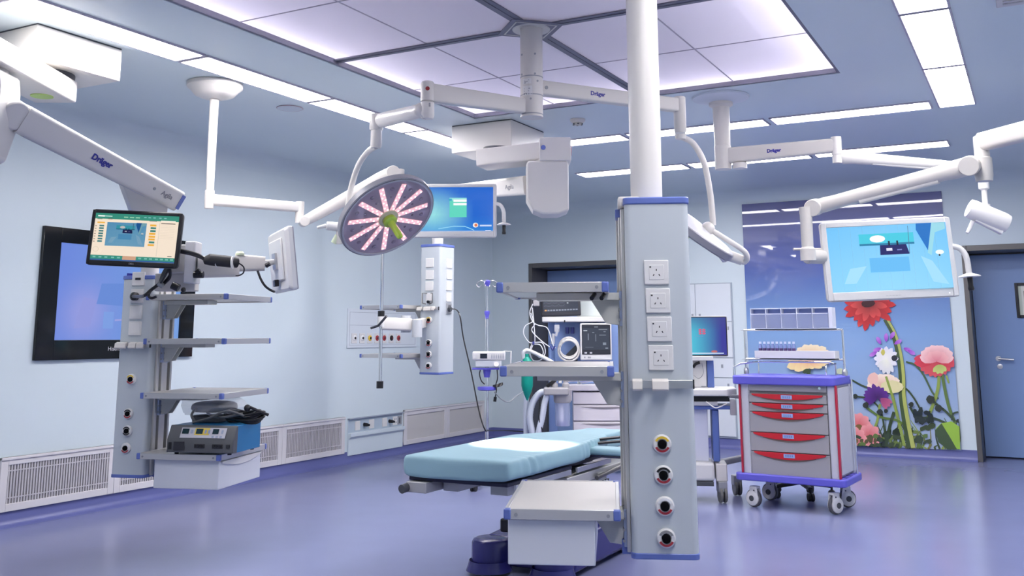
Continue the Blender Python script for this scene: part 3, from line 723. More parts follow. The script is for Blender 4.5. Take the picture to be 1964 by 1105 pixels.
arm = thing('monitor_boom', 'slim white monitor boom on a ceiling flange, its spring arm rising behind the surgical lamp', 'monitor boom', (-4.80, 4.66, 0))
z0 = zat(383, -4.8, 4.66)
MB().lathe([(.03, z0-.06), (.032, z0+.06), (.026, z0+.065), (.030, 2.90), (.05, 2.905)], (-4.8, 4.66, 0)).build('ceiling_tube', white, arm)
MB().lathe([(.06, 2.89), (.13, 2.915), (.165, 2.955), (.185, 2.97), (.185, HC-.002)], (-4.8, 4.66, 0), n=40).build('ceiling_flange', white, arm, bevel=.003)
je = Pz(575, 398, z0)
MB().rbar((-4.8, 4.66, z0), je, .05, .078, .045, .07, .3).build('extension_arm', white, arm)
MB().cyl((je.x, je.y, zz(428, je)), (je.x, je.y, zz(387, je)), .030).build('elbow_joint', white, arm)
ka = P(583, 425, dep(je)-.02); kb = P(752, 333, 7.15)
nr = (CAM-ka).normalized(); ax = (kb-ka).normalized(); sd = (nr-ax*nr.dot(ax)).normalized(); up_ = sd.cross(ax); up_ = up_ if up_.z > 0 else -up_
def secg(p0, p1, t, w_, h_): p = p0+(p1-p0)*t; return [p+sd*(w_/2*math.cos(2*PI*k/16))+up_*(h_/2*math.sin(2*PI*k/16)) for k in range(16)]
m = MB(); m.rings([secg(ka, kb, 0, .06, .07), secg(ka, kb, .1, .06, .08), secg(ka, kb, .6, .065, .10), secg(ka, kb, .86, .07, .115), secg(ka, kb, .96, .07, .11), secg(ka, kb, 1, .07, .08)]); sp = m.build('spring_arm', warmw, arm)
MB().rbar(ka+(kb-ka)*.12-up_*.022, ka+(kb-ka)*.62-up_*.022, .04, .036, up=up_).build('arm_cover', warmw, sp)
MB().cyl(ka-sd*.03, ka+sd*.03, .036).build('knuckle', warmw, arm, bevel=.003)
MB().cyl(kb-sd*.04, kb+sd*.04, .055).build('knuckle', warmw, arm, bevel=.004)
tb = P(766, 360, 7.15)
MB().cyl((tb.x, tb.y, zz(345, tb)-.05), (tb.x, tb.y, zz(325, tb)), .035).build('elbow_joint', warmw, arm, bevel=.004)
m = MB(); m.tube(smoothpts([(tb.x, tb.y, zz(345, tb)), (tb.x, tb.y, zz(385, tb)), P(785, 400, 7.1), P(850, 404, 7.05), TM @ Vector((0, .05, 0))], 5), .022); m.build('drop_tube', warmw, arm)
MB(TM).cyl((0, .04, 0), (0, .075, 0), .05).build('mount_plate', warmw, arm)

# left black monitor and the white one beyond it
dL = 5.45; c = P(258.5, 457.5, dL); TL = facing(c, YAW0+R(3), R(-3), R(2.6)); wL, hL = 173*dL/F, 108*dL/F
mon, (sw_, sh_), TS = monitor('black framed monitor at left showing a recording program with green bars', TL, wL, hL, (.021, .022, .028), black, thick=.05)
pc = Pic(TS, sw_, sh_); cream = srgb(244, 226, 205); tg = srgb(52, 140, 120)
pc.rect(0, 0, 1, 1, cream); pc.rect(0, .88, 1, 1, tg); pc.rect(0, .03, 1, .11, tg); pc.rect(0, 0, 1, .03, srgb(50, 90, 150)); pc.rect(.38, .03, .54, .11, srgb(205, 160, 130))
pc.rect(.03, .925, .11, .955, srgb(235, 245, 240)); pc.rect(.11, .93, .2, .95, srgb(180, 220, 210))
for u in (.34, .41, .48): pc.rect(u, .92, u+.05, .945, srgb(150, 205, 170))
for u in (.58, .63, .69, .76, .82): pc.rect(u, .935, u+.03, .955, srgb(130, 190, 190))
for u in (.03, .1, .17, .25, .32, .57, .64, .7, .77, .83, .89, .95): pc.rect(u, .055, u+.035, .085, srgb(120, 185, 175))
floor_view(pc, .155, .31, .635, .81, .5)
pc.rect(.05, .77, .14, .80, srgb(240, 180, 70))
for k in range(7):
    v = .70-.055*k; pc.rect(.08, v, .135, v+.035, srgb(70, 125, 125)); pc.rect(.03, v, .05, v+.02, srgb(170, 150, 130))
for k, cc in enumerate((0, 1, 1, 0, 0, 0, 1, 0)):
    v = .75-.06*k; pc.rect(.68 if not cc else .69, v, .755, v+.04, srgb(238, 175, 60) if not cc else srgb(60, 130, 120))
pc.ell(.075, .22, .035, .055, srgb(220, 205, 180)); pc.ell(.075, .22, .030, .047, cream)
pc.rect(.805, .86, .98, .88, srgb(250, 240, 225)); pc.rect(.81, .81, .98, .825, srgb(60, 60, 60))
for k in range(9): pc.rect(.81, .77-.034*k, .98, .772-.034*k, srgb(190, 175, 160))
pc.rect(.795, .12, .799, .84, srgb(200, 190, 175)); pc.rect(.93, .12, .98, .135, srgb(80, 80, 80)); pc.rect(.05, .85, .11, .86, srgb(120, 120, 110)); pc.rect(.18, .855, .23, .875, srgb(120, 110, 100)); pc.rect(.67, .85, .76, .86, srgb(130, 120, 110))
pc.build('screen', scr, mon)
text('lettering', 'DELL', .013, TL @ Matrix.Translation((.0, -.005, -hL/2+.014)), mat('bezel logo', (.35, .35, .37), .4), mon)
# arm from the column to both monitors
arm = A
ph_ = wm(A) @ Vector((.12, .10, 0))
m = MB(); bk = P(330, 485, 5.62); m.cbox((0, 0, 0), .0001, .0001, .0001)
m = MB(facing(P(352, 497, 5.72), YAW0)); m.box(-.10, .085, -.03, .05, -.085, .085); m.build('arm_bracket', white, arm, bevel=.01)
m = MB(facing(P(366, 505, 5.68), YAW0)); m.box(-.02, .042, -.06, .06, -.12, .125); m.build('clamp_block', mat('block grey', (.6, .6, .62), .4), arm, bevel=.006)
m = MB(facing(P(345, 541, 5.75), YAW0)); m.box(-.14, .10, -.03, .05, -.055, .05); m.build('rail_clamp', warmw, arm, bevel=.006)
m = MB(); m.cyl(P(372, 527, 5.58), P(390, 527, 5.58), .02); m.tube([P(376, 523, 5.56), P(383, 518, 5.56)], .012); m.build('clamp_knob', black, arm)
m = MB(); m.cyl(P(330, 547, 5.6), P(343, 553, 5.6), .022); m.ball(P(352, 556, 5.6), .015); m.build('clamp_knob', black, arm)
g0, g1, g2, g3 = P(378, 512, 5.65), P(458, 513, 5.75), P(450, 504, 5.75), P(508, 506, 5.8)
MB().rbar(g0, g1, .06, .13, .06, .11, .3).build('lower_arm', warmw, arm)
MB().rbar(g2, g3, .06, .105, .055, .085, .3).build('upper_arm', warmw, arm)
MB().lathe([(.024, 0), (.026, .012), (.018, .024)], P(460, 490, 5.75)).build('joint_cap', mat('pale lime', (.70, .78, .55), .4), arm)
cb = MB(); cb.tube([P(392, 500, 5.58), P(402, 498, 5.58), P(440, 502, 5.62), P(455, 504, 5.65)], [.022, .034, .034, .030], 12); sl_ = cb.build('cable_sleeve', blackm, arm)
for t in (416, 446): MB().lathe([(.037, -.002), (.037, .003)], P(t, 499.5+(t-402)*.1, 5.60), RT).build('cable_tie', white2, sl_)
for pts, r in (([P(345, 480, 5.5), P(365, 484, 5.5), P(382, 490, 5.55), P(395, 500, 5.58)], .010), ([P(345, 484, 5.5), P(366, 488, 5.5), P(384, 494, 5.55), P(395, 500, 5.58)], .007), ([P(455, 504, 5.65), P(463, 508, 5.66), P(468, 514, 5.66), P(467, 523, 5.66), P(460, 528, 5.66), P(452, 529, 5.66)], .004), ([P(494, 519, 5.7), P(500, 535, 5.7), P(508, 548, 5.7), P(518, 556, 5.75), P(527, 560, 5.75)], .007)):
    MB().tube(smoothpts(pts, 5), r).build('cable', blackm, arm)
# white monitor seen from behind / edge on
dW = 5.85; cW = P(549, 500, dW); yw = YAW0+R(180-66)
TW = facing(cW, yw, R(-7), 0) ; wW, hW = .56, 118*dW/F
mon, (sw_, sh_), TS = monitor('white monitor seen from behind and edge on, at the end of the left double arm', TW, wW, hW, (.02, .02, .025), white2, thick=.05, border=mat('rim grey', (.38, .38, .42), .4))
pc = Pic(TS, sw_, sh_); pc.rect(0, 0, 1, 1, srgb(60, 90, 120)); pc.build('screen', scr, mon)
MB(TW).box(-.18, .18, .045, .062, -.12, .13).build('back_cover', white2, mon, bevel=.012)
MB(TW).box(-.05, .05, .06, .075, -.05, .05).build('mount_plate', mat('plate silver', (.5, .5, .52), .3, metal=.5), mon, bevel=.002)
q = TW @ Vector((0, .07, 0)); MB().rbar(g3-(q-g3).normalized()*.02, q, .05, .05, .03, .03, .3).build('tilt_joint', alu, arm)
MB(TW).box(-.03, .03, .06, .085, -.15, -.11).build('cable_plug', black, mon, bevel=.003)
m = MB(); m.cyl(P(510, 510, 5.75), P(517, 506, 5.75), .014); m.build('clamp_knob', black, arm)

# ------------------------------------------------------------------ room camera
cam_arm = thing('camera_arm', 'white spring arm on the round ceiling plate at right, its tube holding the room camera', 'camera arm', (-1.886, 6.70, 0))
MB().lathe([(.085, 2.955), (.20, 2.985), (.205, HC-.002)], (-1.886, 6.70, 0), n=40).build('ceiling_plate', mat('plate white blue', (.62, .66, .72), .4), cam_arm)
z1_ = zat(325, -1.886, 6.70); z2_ = zat(281, -1.886, 6.70); za = zat(300, -1.886, 6.70)
tb_ = MB().lathe([(.058, z1_), (.060, z2_), (.056, z2_+.004), (.060, 2.92), (.085, 2.935), (.085, 2.975)], (-1.886, 6.70, 0)).build('ceiling_tube', warmw, cam_arm)
je = Pz(1604, 279, za)
d_ = (je-Vector((-1.886, 6.7, za))).normalized()
ar = MB().rbar(Vector((-1.886, 6.70, za))+d_*.03, je, .07, .115, .06, .095, .25).build('extension_arm', warmw, cam_arm)
p = Vector((-1.886, 6.70, za))+(je-Vector((-1.886, 6.70, za)))*.475; nr = (CAM-p); nr.z = 0; sd0 = Vector((d_.y, -d_.x, 0)); sd0 = sd0 if sd0.dot(nr) > 0 else -sd0
text('lettering', 'Dräger', .034, basis(p+sd0*.0335, d_, sd0), logo, ar, bold=.0015)
MB().box(-.001, .001, -.001, .001, 0, .001)
MB().cyl((-1.886+.12*d_.x, 6.70+.12*d_.y, za-.06), (-1.886+.12*d_.x, 6.70+.12*d_.y, za-.10), .05).build('swivel_stop', warmw, cam_arm)
MB().cyl((je.x, je.y, zz(297, je)), (je.x, je.y, zz(263, je)), .034).build('elbow_joint', white, cam_arm)
MB().cyl((je.x, je.y, zz(313, je)), (je.x, je.y, zz(297, je)), .030).build('elbow_joint', white, cam_arm)
ka = P(1618, 301, dep(je)); kb = P(1884, 323, 6.6)
nr = (CAM-ka).normalized(); ax = (kb-ka).normalized(); sd = (nr-ax*nr.dot(ax)).normalized(); up_ = sd.cross(ax); up_ = up_ if up_.z > 0 else -up_
m = MB(); m.rings([secg(ka, kb, -.04, .06, .06), secg(ka, kb, 0, .07, .10), secg(ka, kb, .07, .065, .085), secg(ka, kb, .6, .06, .07), secg(ka, kb, 1, .055, .06)]); sp = m.build('spring_arm', white, cam_arm)
MB().rbar(ka+(kb-ka)*.2-up_*.022, ka+(kb-ka)*.85-up_*.022, .045, .036, up=up_).build('arm_cover', white, sp)
MB().lathe([(.018, zz(400, kb)), (.018, zz(365, kb)), (.034, zz(362, kb)), (.034, zz(322, kb)), (.03, zz(312, kb))], (kb.x, kb.y, 0)).build('drop_tube', white2, cam_arm)
ca, cb_ = P(1858, 399, 6.5), P(1932, 430, 6.45); ax = (cb_-ca).normalized()
cam_t = thing('room_camera', 'white cylindrical room camera tilted downward under its tube near the right door', 'camera', P(1890, 402, 6.55))
bd = MB().lathe([(.035, -.006), (.062, 0), (.066, .02), (.066, (cb_-ca).length-.03), (.060, (cb_-ca).length), (.055, (cb_-ca).length+.004)], ca, ax, 32).build('camera_body', white2, cam_t)
MB().lathe([(.045, .004), (.045, .006)], cb_, ax).build('camera_lens', black, cam_t)
m = MB(); dn = Vector((0, 0, -1)); m.rbar(ca+ax*.04+dn*.06, ca+ax*.22+dn*.075, .05, .03); m.build('camera_mount', white2, cam_t, bevel=.004)
m = MB(); hq = P(1863, 425, 6.48); m.tube([P(1866, 424, 6.48), P(1860, 438, 6.48), P(1855, 447, 6.47)], [.014, .013, .010]); m.build('camera_grip', white2, cam_t)
MB().cyl((kb.x, kb.y, zz(404, kb)), (kb.x, kb.y, zz(392, kb)), .03).build('camera_socket', white2, cam_t)
# ------------------------------------------------------------------ surgical lamp
LX, LY = -2.40, 4.70
lampo = thing('surgical_light', 'twin headed surgical lamp on a central ceiling column, one lit head facing the table', 'surgical lamp', (LX, LY, 0))
zl = lambda y: zat(y, LX, LY)
MB().lathe([(.0635, zl(226)), (.0635, 3.0), (.066, 3.02)], (LX, LY, 0)).build('ceiling_tube', warmw, lampo)
q = MB()
for y in (150, 185, 221): q.lathe([(.0645, zl(y)-.003), (.0645, zl(y)+.003)], (LX, LY, 0))
q.build('joint_line', midg, lampo)
MB().lathe([(.07, 3.016), (.105, 3.012), (.118, 3.03), (.118, 3.035)], (LX, LY, 0), n=36).build('ceiling_ring', alu, lampo)
# labels and screws on the tube
tn = (CAM-Vector((LX, LY, CAMZ))); tn.z = 0; tn.normalize()
def ontube(px, py, r=.0637):
    o, d = CAM, ray(px, py); a = d.x**2+d.y**2; ox, oy = o.x-LX, o.y-LY; b = ox*d.x+oy*d.y; c = ox*ox+oy*oy-r*r
    t = (-b-math.sqrt(max(0, b*b-a*c)))/a; return o+d*t
q = MB()
for px, py in ((1001, 105), (1026, 103), (1001, 143), (1026, 141), (1031, 155), (1018, 189)):
    p = ontube(px, py); n_ = Vector((p.x-LX, p.y-LY, 0)).normalized(); q.cyl(p-n_*.002, p+n_*.002, .006, n=10)
q.build('tube_screw', midg, lampo)
lb = MB(); ink = MB()
for (xa, xb, ya, yb) in ((1003, 1019, 152, 162), (1003, 1021, 166, 184)):
    p, p2 = ontube(xa, yb, .0642), ontube(xb, yb, .0642); zt_ = ontube(xa, ya, .0642).z
    n = 4
    prev = None
    for k in range(n+1):
        pp = ontube(xa+(xb-xa)*k/n, (ya+yb)/2, .0644)
        if prev: lb.quad((prev.x, prev.y, p.z), (pp.x, pp.y, p.z), (pp.x, pp.y, zt_), (prev.x, prev.y, zt_))
        prev = pp
    for j in range(3):
        yy = ya+(yb-ya)*(.25+.25*j); a, b = ontube(xa+2, yy, .0648), ontube(xb-4-3*j, yy, .0648); ink.box(min(a.x, b.x), max(a.x, b.x), min(a.y, b.y), max(a.y, b.y), a.z-.002, a.z+.002)
l_ = lb.build('rating_label', white2, lampo); ink.build('label_print', midg, l_)
# arm 1 and 2
zA1 = zl(206); E1 = Pz(820, 178, zA1)
v = (E1-Vector((LX, LY, zA1))).normalized()
a1 = MB().rbar(Vector((LX, LY, zA1))+v*.04, E1-v*.02, .055, .085, .055, .10, .2).build('extension_arm', warmw, lampo)
zE = lambda y: zat(y, E1.x, E1.y)
MB().lathe([(.028, zE(196)), (.036, zE(194)), (.036, zE(160)), (.030, zE(157))], (E1.x, E1.y, 0)).build('elbow_joint', warmw, lampo)
nr = (CAM-E1); nr.z = 0; nr.normalize()
e_ = MB().lathe([(.030, zE(228)), (.037, zE(222)), (.036, zE(197))], (E1.x, E1.y, 0)).build('elbow_joint', white, lampo)
q = Vector((E1.x, E1.y, zE(173)))+nr*.035; MB().lathe([(.011, 0), (.011, .004)], q, nr).build('red_button', mat('dark red', (.25, .01, .015), .4), lampo)
q = Vector((E1.x, E1.y, zE(204)))+nr*.036+RT*.012; MB().box(q.x-.004, q.x+.004, q.y-.003, q.y+.003, q.z-.01, q.z+.01).build('slot_mark', midg, lampo)
MB().rbar(P(812, 224, dep(E1)-.02), P(822, 216, dep(E1)-.03), .05, .03, rad=.4).build('grey_cap', mat('cap grey', (.45, .45, .50), .4), lampo)
# spring arm of head 1
dS = 6.15
s0, s1 = P(808, 212, dep(E1)), P(728, 232, dS)
nr_ = (CAM-s1).normalized(); ax = (s1-s0).normalized(); sd = (nr_-ax*nr_.dot(ax)).normalized(); up_ = sd.cross(ax); up_ = up_ if up_.z > 0 else -up_
m = MB(); m.rings([secg(s0, s1, -.02, .06, .05), secg(s0, s1, .05, .075, .075), secg(s0, s1, .3, .075, .08), secg(s0, s1, .8, .075, .095), secg(s0, s1, 1, .07, .09)]); m.build('spring_arm', white, lampo)
MB().ball(s0, .042, 20).build('knuckle', white, lampo)
S1 = P(722, 240, dS); zS = lambda y: zat(y, S1.x, S1.y)
MB().lathe([(.040, zS(250)), (.044, zS(246)), (.042, zS(224)), (.034, zS(219))], (S1.x, S1.y, 0)).build('elbow_joint', white, lampo)
MB().lathe([(.030, zS(284)), (.036, zS(280)), (.034, zS(250))], (S1.x, S1.y, 0)).build('drop_tube', white, lampo)
# head 1
def lamp_head(centre, n, xhint, dia, lit):
    """LED lamp head; n points out of the lit face, xhint picks the spoke start"""
    n = Vector(n).normalized(); x = Vector(xhint); x = (x-n*x.dot(n)).normalized(); y = n.cross(x)
    T = Matrix(((x.x, y.x, n.x, centre[0]), (x.y, y.y, n.y, centre[1]), (x.z, y.z, n.z, centre[2]), (0, 0, 0, 1)))
    r = dia/2
    hd = MB(T).lathe([(r*.93, -.006), (r*.985, .0), (r, -.02), (r*.985, -.045), (r*.9, -.06), (r*.5, -.068), (.06, -.085), (.03, -.085)], n=56, cap=True).build('lamp_head', mat('lamp shell', (.56, .56, .58), .3), lampo)
    MB(T).lathe([(r*.985, .004), (r*1.006, -.002), (r*1.008, -.040), (r*.985, -.046)], n=56, cap=False).build('head_edge', mat('edge grey', (.24, .24, .27), .35), hd)
    MB(T).lathe([(r*.965, -.003), (r*.975, .006), (r*.935, .006), (r*.93, -.004)], n=56, cap=False).build('head_rim', mat('rim mauve grey', (.40, .39, .43), .35), hd)
    face = MB(T).lathe([(r*.94, -.001), (.02, -.001)], n=48).build('front_glass', mat('front glass', (.62, .52, .62), .08, coat=.6), hd)
    dl = mat('led strip pink', (.8, .5, .55), .3, emit=(1, .55, .56), strength=.62) if lit else mat('led strip off', (.4, .4, .42), .3)
    bl = mat('led bead', (.9, .8, .8), .3, emit=(1, .82, .80), strength=1.6) if lit else mat('led bead off', (.6, .6, .62), .2)
    off = mat('unlit lens', (.22, .17, .23), .2)
    for k in range(11):
        a = 2*PI*k/11+.1; ca, sa = math.cos(a), math.sin(a); Q = T @ Matrix.Rotation(a, 4, 'Z')
        s = MB(Q).box(.20*r, .86*r, -.018, .018, .0005, .006).build('led_strip', dl, hd, bevel=.004)
        b = MB(Q)
        for j in range(9): b.ball((r*(.24+.073*j), .0085*(1 if j % 2 else -1), .006), .006, 8)
        b.build('led', bl, hd)
    for k in range(11):
        a = 2*PI*(k+.5)/11+.1
        for rr in ((.55, .75) if lit else ()): MB(T).ball((r*rr*math.cos(a), r*rr*math.sin(a), .0), .016 if rr > .6 else .010, 10, (1, 1, .3)).build('unlit_lens', off, hd)
    MB(T).lathe([(.075, .0), (.07, .012), (.05, .016), (.05, .02)], n=30).build('handle_ring', mat('ring tan', (.55, .50, .36), .4), hd)
    MB(T).lathe([(.046, .018), (.048, .045), (.025, .055), (.021, .11), (.023, .165), (.020, .195), (.010, .203)], n=24).build('handle', green, hd)
    return hd, T, x, y, n
d1 = 6.5; c1 = P(744, 418, d1)
vv = (c1-CAM).normalized()
n1 = (-vv*.627+(RT*.54-UP*.84)*.779).normalized()
hd, T1, x1, y1, _ = lamp_head(c1, n1, RT*.84+UP*.54, 195*d1/F, True)
# cardan bow and side joint of head 1
edge = c1-(RT*.84+UP*.54).normalized()*0+P(662, 450, d1)-c1
bow = smoothpts([Vector((S1.x, S1.y, zS(281))), P(706, 291, dS+.05), P(688, 316, dS+.1), P(674, 358, dS+.2), P(667, 400, d1-.1), P(664, 436, d1-.05)], 6)
MB().tube(bow, .019, 12).build('cardan_bow', white, lampo)
m = MB(); m.rbar(P(652, 428, d1-.05), P(652, 468, d1-.05), .05, .045, rad=.4); m.build('bow_joint', white, lampo, bevel=.004)
m = MB(); m.cyl(P(655, 436, d1-.05), P(626, 433, d1-.08), .032, .028); m.cyl(P(626, 433, d1-.08), P(608, 437, d1-.1), .014, .010); m.build('side_handle', white2, lampo, bevel=.003)
MB().cyl(P(648, 452, d1-.05), P(640, 466, d1-.05), .02).build('joint_cap', mat('pale lime', (.70, .78, .55), .4), lampo)
# arm 2
zA2 = zl(167); a = Pz(1142, 182, zA2); b = Pz(1205, 191, zA2); v = Vector((LX, LY, zA2)); dr = ((a-v).normalized()+(b-v).normalized()).normalized()
E2 = v+dr*1.02
ar = MB().rbar(v+dr*.04, E2, .055, .085, .055, .085, .2).build('extension_arm', warmw, lampo)
sdd = Vector((dr.y, -dr.x, 0)); sdd = sdd if sdd.dot(CAM-v) > 0 else -sdd
best = min(((abs(CX+F*((v+dr*t)-CAM).dot(RT)/dep(v+dr*t)-1142), t) for t in [i*.01 for i in range(100)]))[1]
text('lettering', 'Dräger', .034, basis(v+dr*best+sdd*.0282, dr, sdd), logo, ar, bold=.0012)
best2 = min(((abs(CX+F*((v+dr*t)-CAM).dot(RT)/dep(v+dr*t)-1043), t) for t in [i*.01 for i in range(100)]))[1]
MB(basis(v+dr*best2+sdd*.0282, dr, sdd)).lathe([(.010, 0), (.010, .003)], (0, 0, 0), (0, -1, 0)).build('arm_screw', midg, ar)
zE2 = lambda y: zat(y, E2.x, E2.y)
MB().lathe([(.03, zA2-.17), (.037, zA2-.16), (.037, zA2+.05), (.03, zA2+.055)], (E2.x, E2.y, 0)).build('elbow_joint', warmw, lampo)
dP = 6.1; Pp = P(1304, 230, dP); zP = lambda y: zat(y, Pp.x, Pp.y)
w0 = Vector((E2.x, E2.y, zA2-.11)); w1 = Vector((Pp.x, Pp.y, zP(212)))
MB().rbar(w0, w1, .07, .09, .07, .085, .3).build('spring_arm', white, lampo)
q = MB(); q.lathe([(.030, zP(267)), (.034, zP(262)), (.034, zP(243)), (.030, zP(242)), (.030, zP(200)), (.026, zP(197))], (Pp.x, Pp.y, 0)); q.build('drop_tube', white, lampo)
q = Vector((Pp.x, Pp.y, zP(213))); nn = (CAM-q); nn.z = 0; nn.normalize(); MB().lathe([(.010, 0), (.010, .003)], q+nn*.0295+RT*.012, nn).build('red_button', mat('dark red', (.25, .01, .015), .4), lampo)
bow = smoothpts([P(1309, 263, dP), P(1330, 276, dP-.02), P(1350, 312, dP-.05), P(1362, 370, dP-.05), P(1368, 432, dP-.05)], 6)
MB().tube(bow, [.022]+[.019]*(len(bow)-2)+[.018], 12).build('cardan_bow', white, lampo)
MB().ball(P(1358, 438, dP-.05), .042, 18).build('bow_joint', white, lampo)
bow = smoothpts([P(1362, 440, dP-.06), P(1385, 454, dP-.06), P(1425, 480, dP-.05), P(1433, 494, dP-.03), P(1428, 503, dP), P(1418, 500, dP)], 6)
MB().tube(bow, .017, 12).build('cardan_bow', white, lampo)
MB().cyl(P(1392, 488, dP+.02), P(1424, 500, dP), .036, .032).build('bow_joint', white, lampo, bevel=.004)
c2 = P(1316, 440, dP); in2 = (RT*.80-UP*.60).normalized(); tow = -(c2-CAM).normalized()
n2 = (RT*(-.60)-UP*.80)*.985-tow*.13; lamp_head(c2, n2, in2, .66, False)
m = MB(); m.rbar(P(1372, 474, dP-.04), P(1392, 500, dP-.02), .05, .035, rad=.4); m.build('head_bracket', steel, lampo, bevel=.003)
# the lit field on the table
sl = bpy.data.lights.new('lamp_beam', 'SPOT'); sl.energy = 1700; sl.spot_size = R(18); sl.spot_blend = .45; sl.shadow_soft_size = .05; sl.color = (1, .93, .93)
so = bpy.data.objects.new('lamp_beam', sl); COL.objects.link(so)
tgt = Pz(998, 853, .70); src = c1+n1*.03
dv = (tgt-src).normalized(); so.location = src+dv*.19; so.rotation_euler = dv.to_track_quat('-Z', 'Y').to_euler()
# diamond cover plate at the crossing of the panel rails
dT = Matrix.Translation((CXp, CYp, PZ-.018)) @ Matrix.Rotation(R(45), 4, 'Z'); s = .15
cp = MB(dT).box(-s, s, -s, s, 0, .006).build('centre_plate', mull, air)
m = MB(dT); e = s-.028
for q in ((-e, e, -e, -e+.008), (-e, e, e-.008, e), (-e, -e+.008, -e, e), (e-.008, e, -e, e)): m.box(*q, -.003, .001)
m.build('plate_trim', alu, cp)
# ------------------------------------------------------------------ operating table
teal = mat('teal sheet', (.25, .41, .465), .6, bump=.08, bscale=18)
tb = thing('operating_table', 'operating table with a navy wheeled base under the teal sheet', 'operating table', (-2.59, 5.30, 0))
bs = MB(); bs.prism([(-2.30, 4.98, .03), (-2.30, 5.86, .03), (-2.30, 5.86, .20), (-2.30, 5.62, .215), (-2.30, 5.52, .27), (-2.30, 5.40, .215), (-2.30, 4.98, .19)], (-.55, 0, 0))
bs.build('base', navy, tb, bevel=.02, seg=3)
for x, y in ((-2.79, 4.93), (-2.40, 4.93), (-2.79, 5.80), (-2.40, 5.80)):
    c = MB().lathe([(.11, .07), (.108, .165), (.10, .18), (.085, .187), (.02, .189)], (x, y, 0), n=32).build('caster_cover', navy, tb)
    MB().lathe([(.130, .02), (.120, .048), (.112, .074)], (x, y-.02 if y < 5 else y+.02, 0), n=32, cap=False).build('cover_skirt', navy, c)
    w_ = MB()
    for s in (-1, 1): w_.cyl((x+s*.012, y, .052), (x+s*.05, y, .052), .05)
    w_.cyl((x-.012, y, .052), (x+.012, y, .052), .02); w_.build('caster', blackm, tb)
MB().box(-2.72, -2.58, 4.90, 5.0, .225, .30).build('pedal_pad', black, tb, bevel=.012)
MB().box(-2.67, -2.63, 4.94, 4.97, .19, .23).build('pedal_post', navy, tb)
MB().box(-2.76, -2.42, 5.12, 5.52, .20, .50).build('pillar', steel, tb, bevel=.006)
MB().box(-2.80, -2.38, 5.08, 5.56, .42, .53).build('pillar_head', mat('table grey', (.42, .42, .42), .4, metal=.3), tb, bevel=.006)
def xL(y): return -2.90+(0 if y < 5.35 else .24*min(1, (y-5.35)/.5)**1.0)
def xR(y): return -2.285-(.0 if y < 5.05 else .06*min(1, (y-5.05)/.35))+(.0 if y < 5.6 else -.03)
tg_ = MAT['table grey']
q = MB(); q.box(-2.88, -2.31, 4.24, 4.98, .578, .598); q.box(-2.86, -2.36, 5.0, 5.60, .578, .598); q.box(-2.68, -2.40, 5.62, 5.92, .578, .598); q.box(-2.70, -2.5, 4.9, 5.7, .53, .58)
q.build('table_top', mat('navy pad edge', (.02, .02, .05), .5), tb, bevel=.004)
for x in (-2.895, -2.30):
    for ya, yb in ((4.30, 4.94), (5.02, 5.5)): MB().box(x-.006, x+.006, ya, yb, .555, .582).build('side_rail', steel, tb, bevel=.001)
for x, y, sx in ((-2.81, 4.30, .12), (-2.68, 4.42, .09), (-2.40, 4.42, .10)):
    b = MB().box(x-sx/2, x+sx/2, y-.10, y+.16, .525, .577).build('rail_bracket', tg_, tb, bevel=.004)
MB().cyl((-2.868, 4.21, .548), (-2.872, 4.165, .543), .022).build('rail_knob', dark, tb)
q = MB(); q.box(-2.42, -2.30, 4.9, 5.9, .49, .54); q.box(-2.36, -2.29, 5.3, 5.42, .45, .52); q.build('side_frame', tg_, tb, bevel=.004)
q = MB()
for y in (5.33, 5.37, 5.41): q.cyl((-2.29, y, .47), (-2.27, y, .47), .008, n=10)
q.build('frame_pin', chrome, tb)
MB().tube([(-2.28, 5.25, .50), (-2.28, 5.75, .53)], .012).build('frame_rod', dsteel, tb)
# sheet
sh = MB(); rings = []; ZB, ZT = .60, .705
ys_ = [4.205, 4.210, 4.225, 4.26]+[4.26+.0275*k for k in range(1, 62)]+[5.955, 5.97]
rnd = random.Random(3)
for i, y in enumerate(ys_):
    ins = (.03, .008, .0)[i] if i < 3 else (.02 if i == len(ys_)-1 else 0)
    dz = (.018, .004, .0)[i] if i < 3 else (.02 if i == len(ys_)-1 else 0)
    l, r_ = xL(y)+ins, xR(y)-ins; zt = ZT-dz
    bun = math.exp(-((y-5.28)/.17)**2)+.9*math.exp(-((y-4.45)/.10)**2)
    wv = lambda k, ph: math.sin(y*k+ph)
    ring = [(l+.03, ZB+.006*wv(13, 0)), (l+.004, ZB+.008), (l-.004+.004*wv(23, 1), .64), (l-.001, zt-.014), (l+.006, zt-.003), (l+.03, zt)]
    for k in range(1, 9):
        u = k/9; ring.append((l+.04+(r_-l-.08)*u, zt+.0025*math.sin(9*u+y*6)+.0015*wv(17, k)))
    f1, f2, f3 = .012*bun*wv(95, 0), .018*bun*wv(80, 2), .018*bun*wv(70, 1)
    ring += [(r_-.03+f1*.5, zt+f1*.4), (r_-.006+f1, zt-.003+f1*.5), (r_+.001+f2, zt-.014), (r_+.006+f3+.003*wv(19, 0), .64), (r_+.002+f3*.8, ZB+.012), (r_-.03, ZB-.004*wv(11, 2))]
    rings.append([(x, y, z) for x, z in ring])
sh.rings(rings)
sheet = sh.build('sheet', teal, subd=1, smooth=80); tag(sheet, 'teal fitted sheet over the operating table padding with a bright lamp spot on it', 'sheet')
arm_b = MB(); arm_b.box(-2.37, -2.02, 5.26, 5.40, .612, .622); arm_b.build('arm_board', mat('navy pad edge'), tb, bevel=.003)
MB().box(-2.36, -2.02, 5.255, 5.405, .623, .662).build('arm_pad', teal, tb, bevel=.015, seg=3)
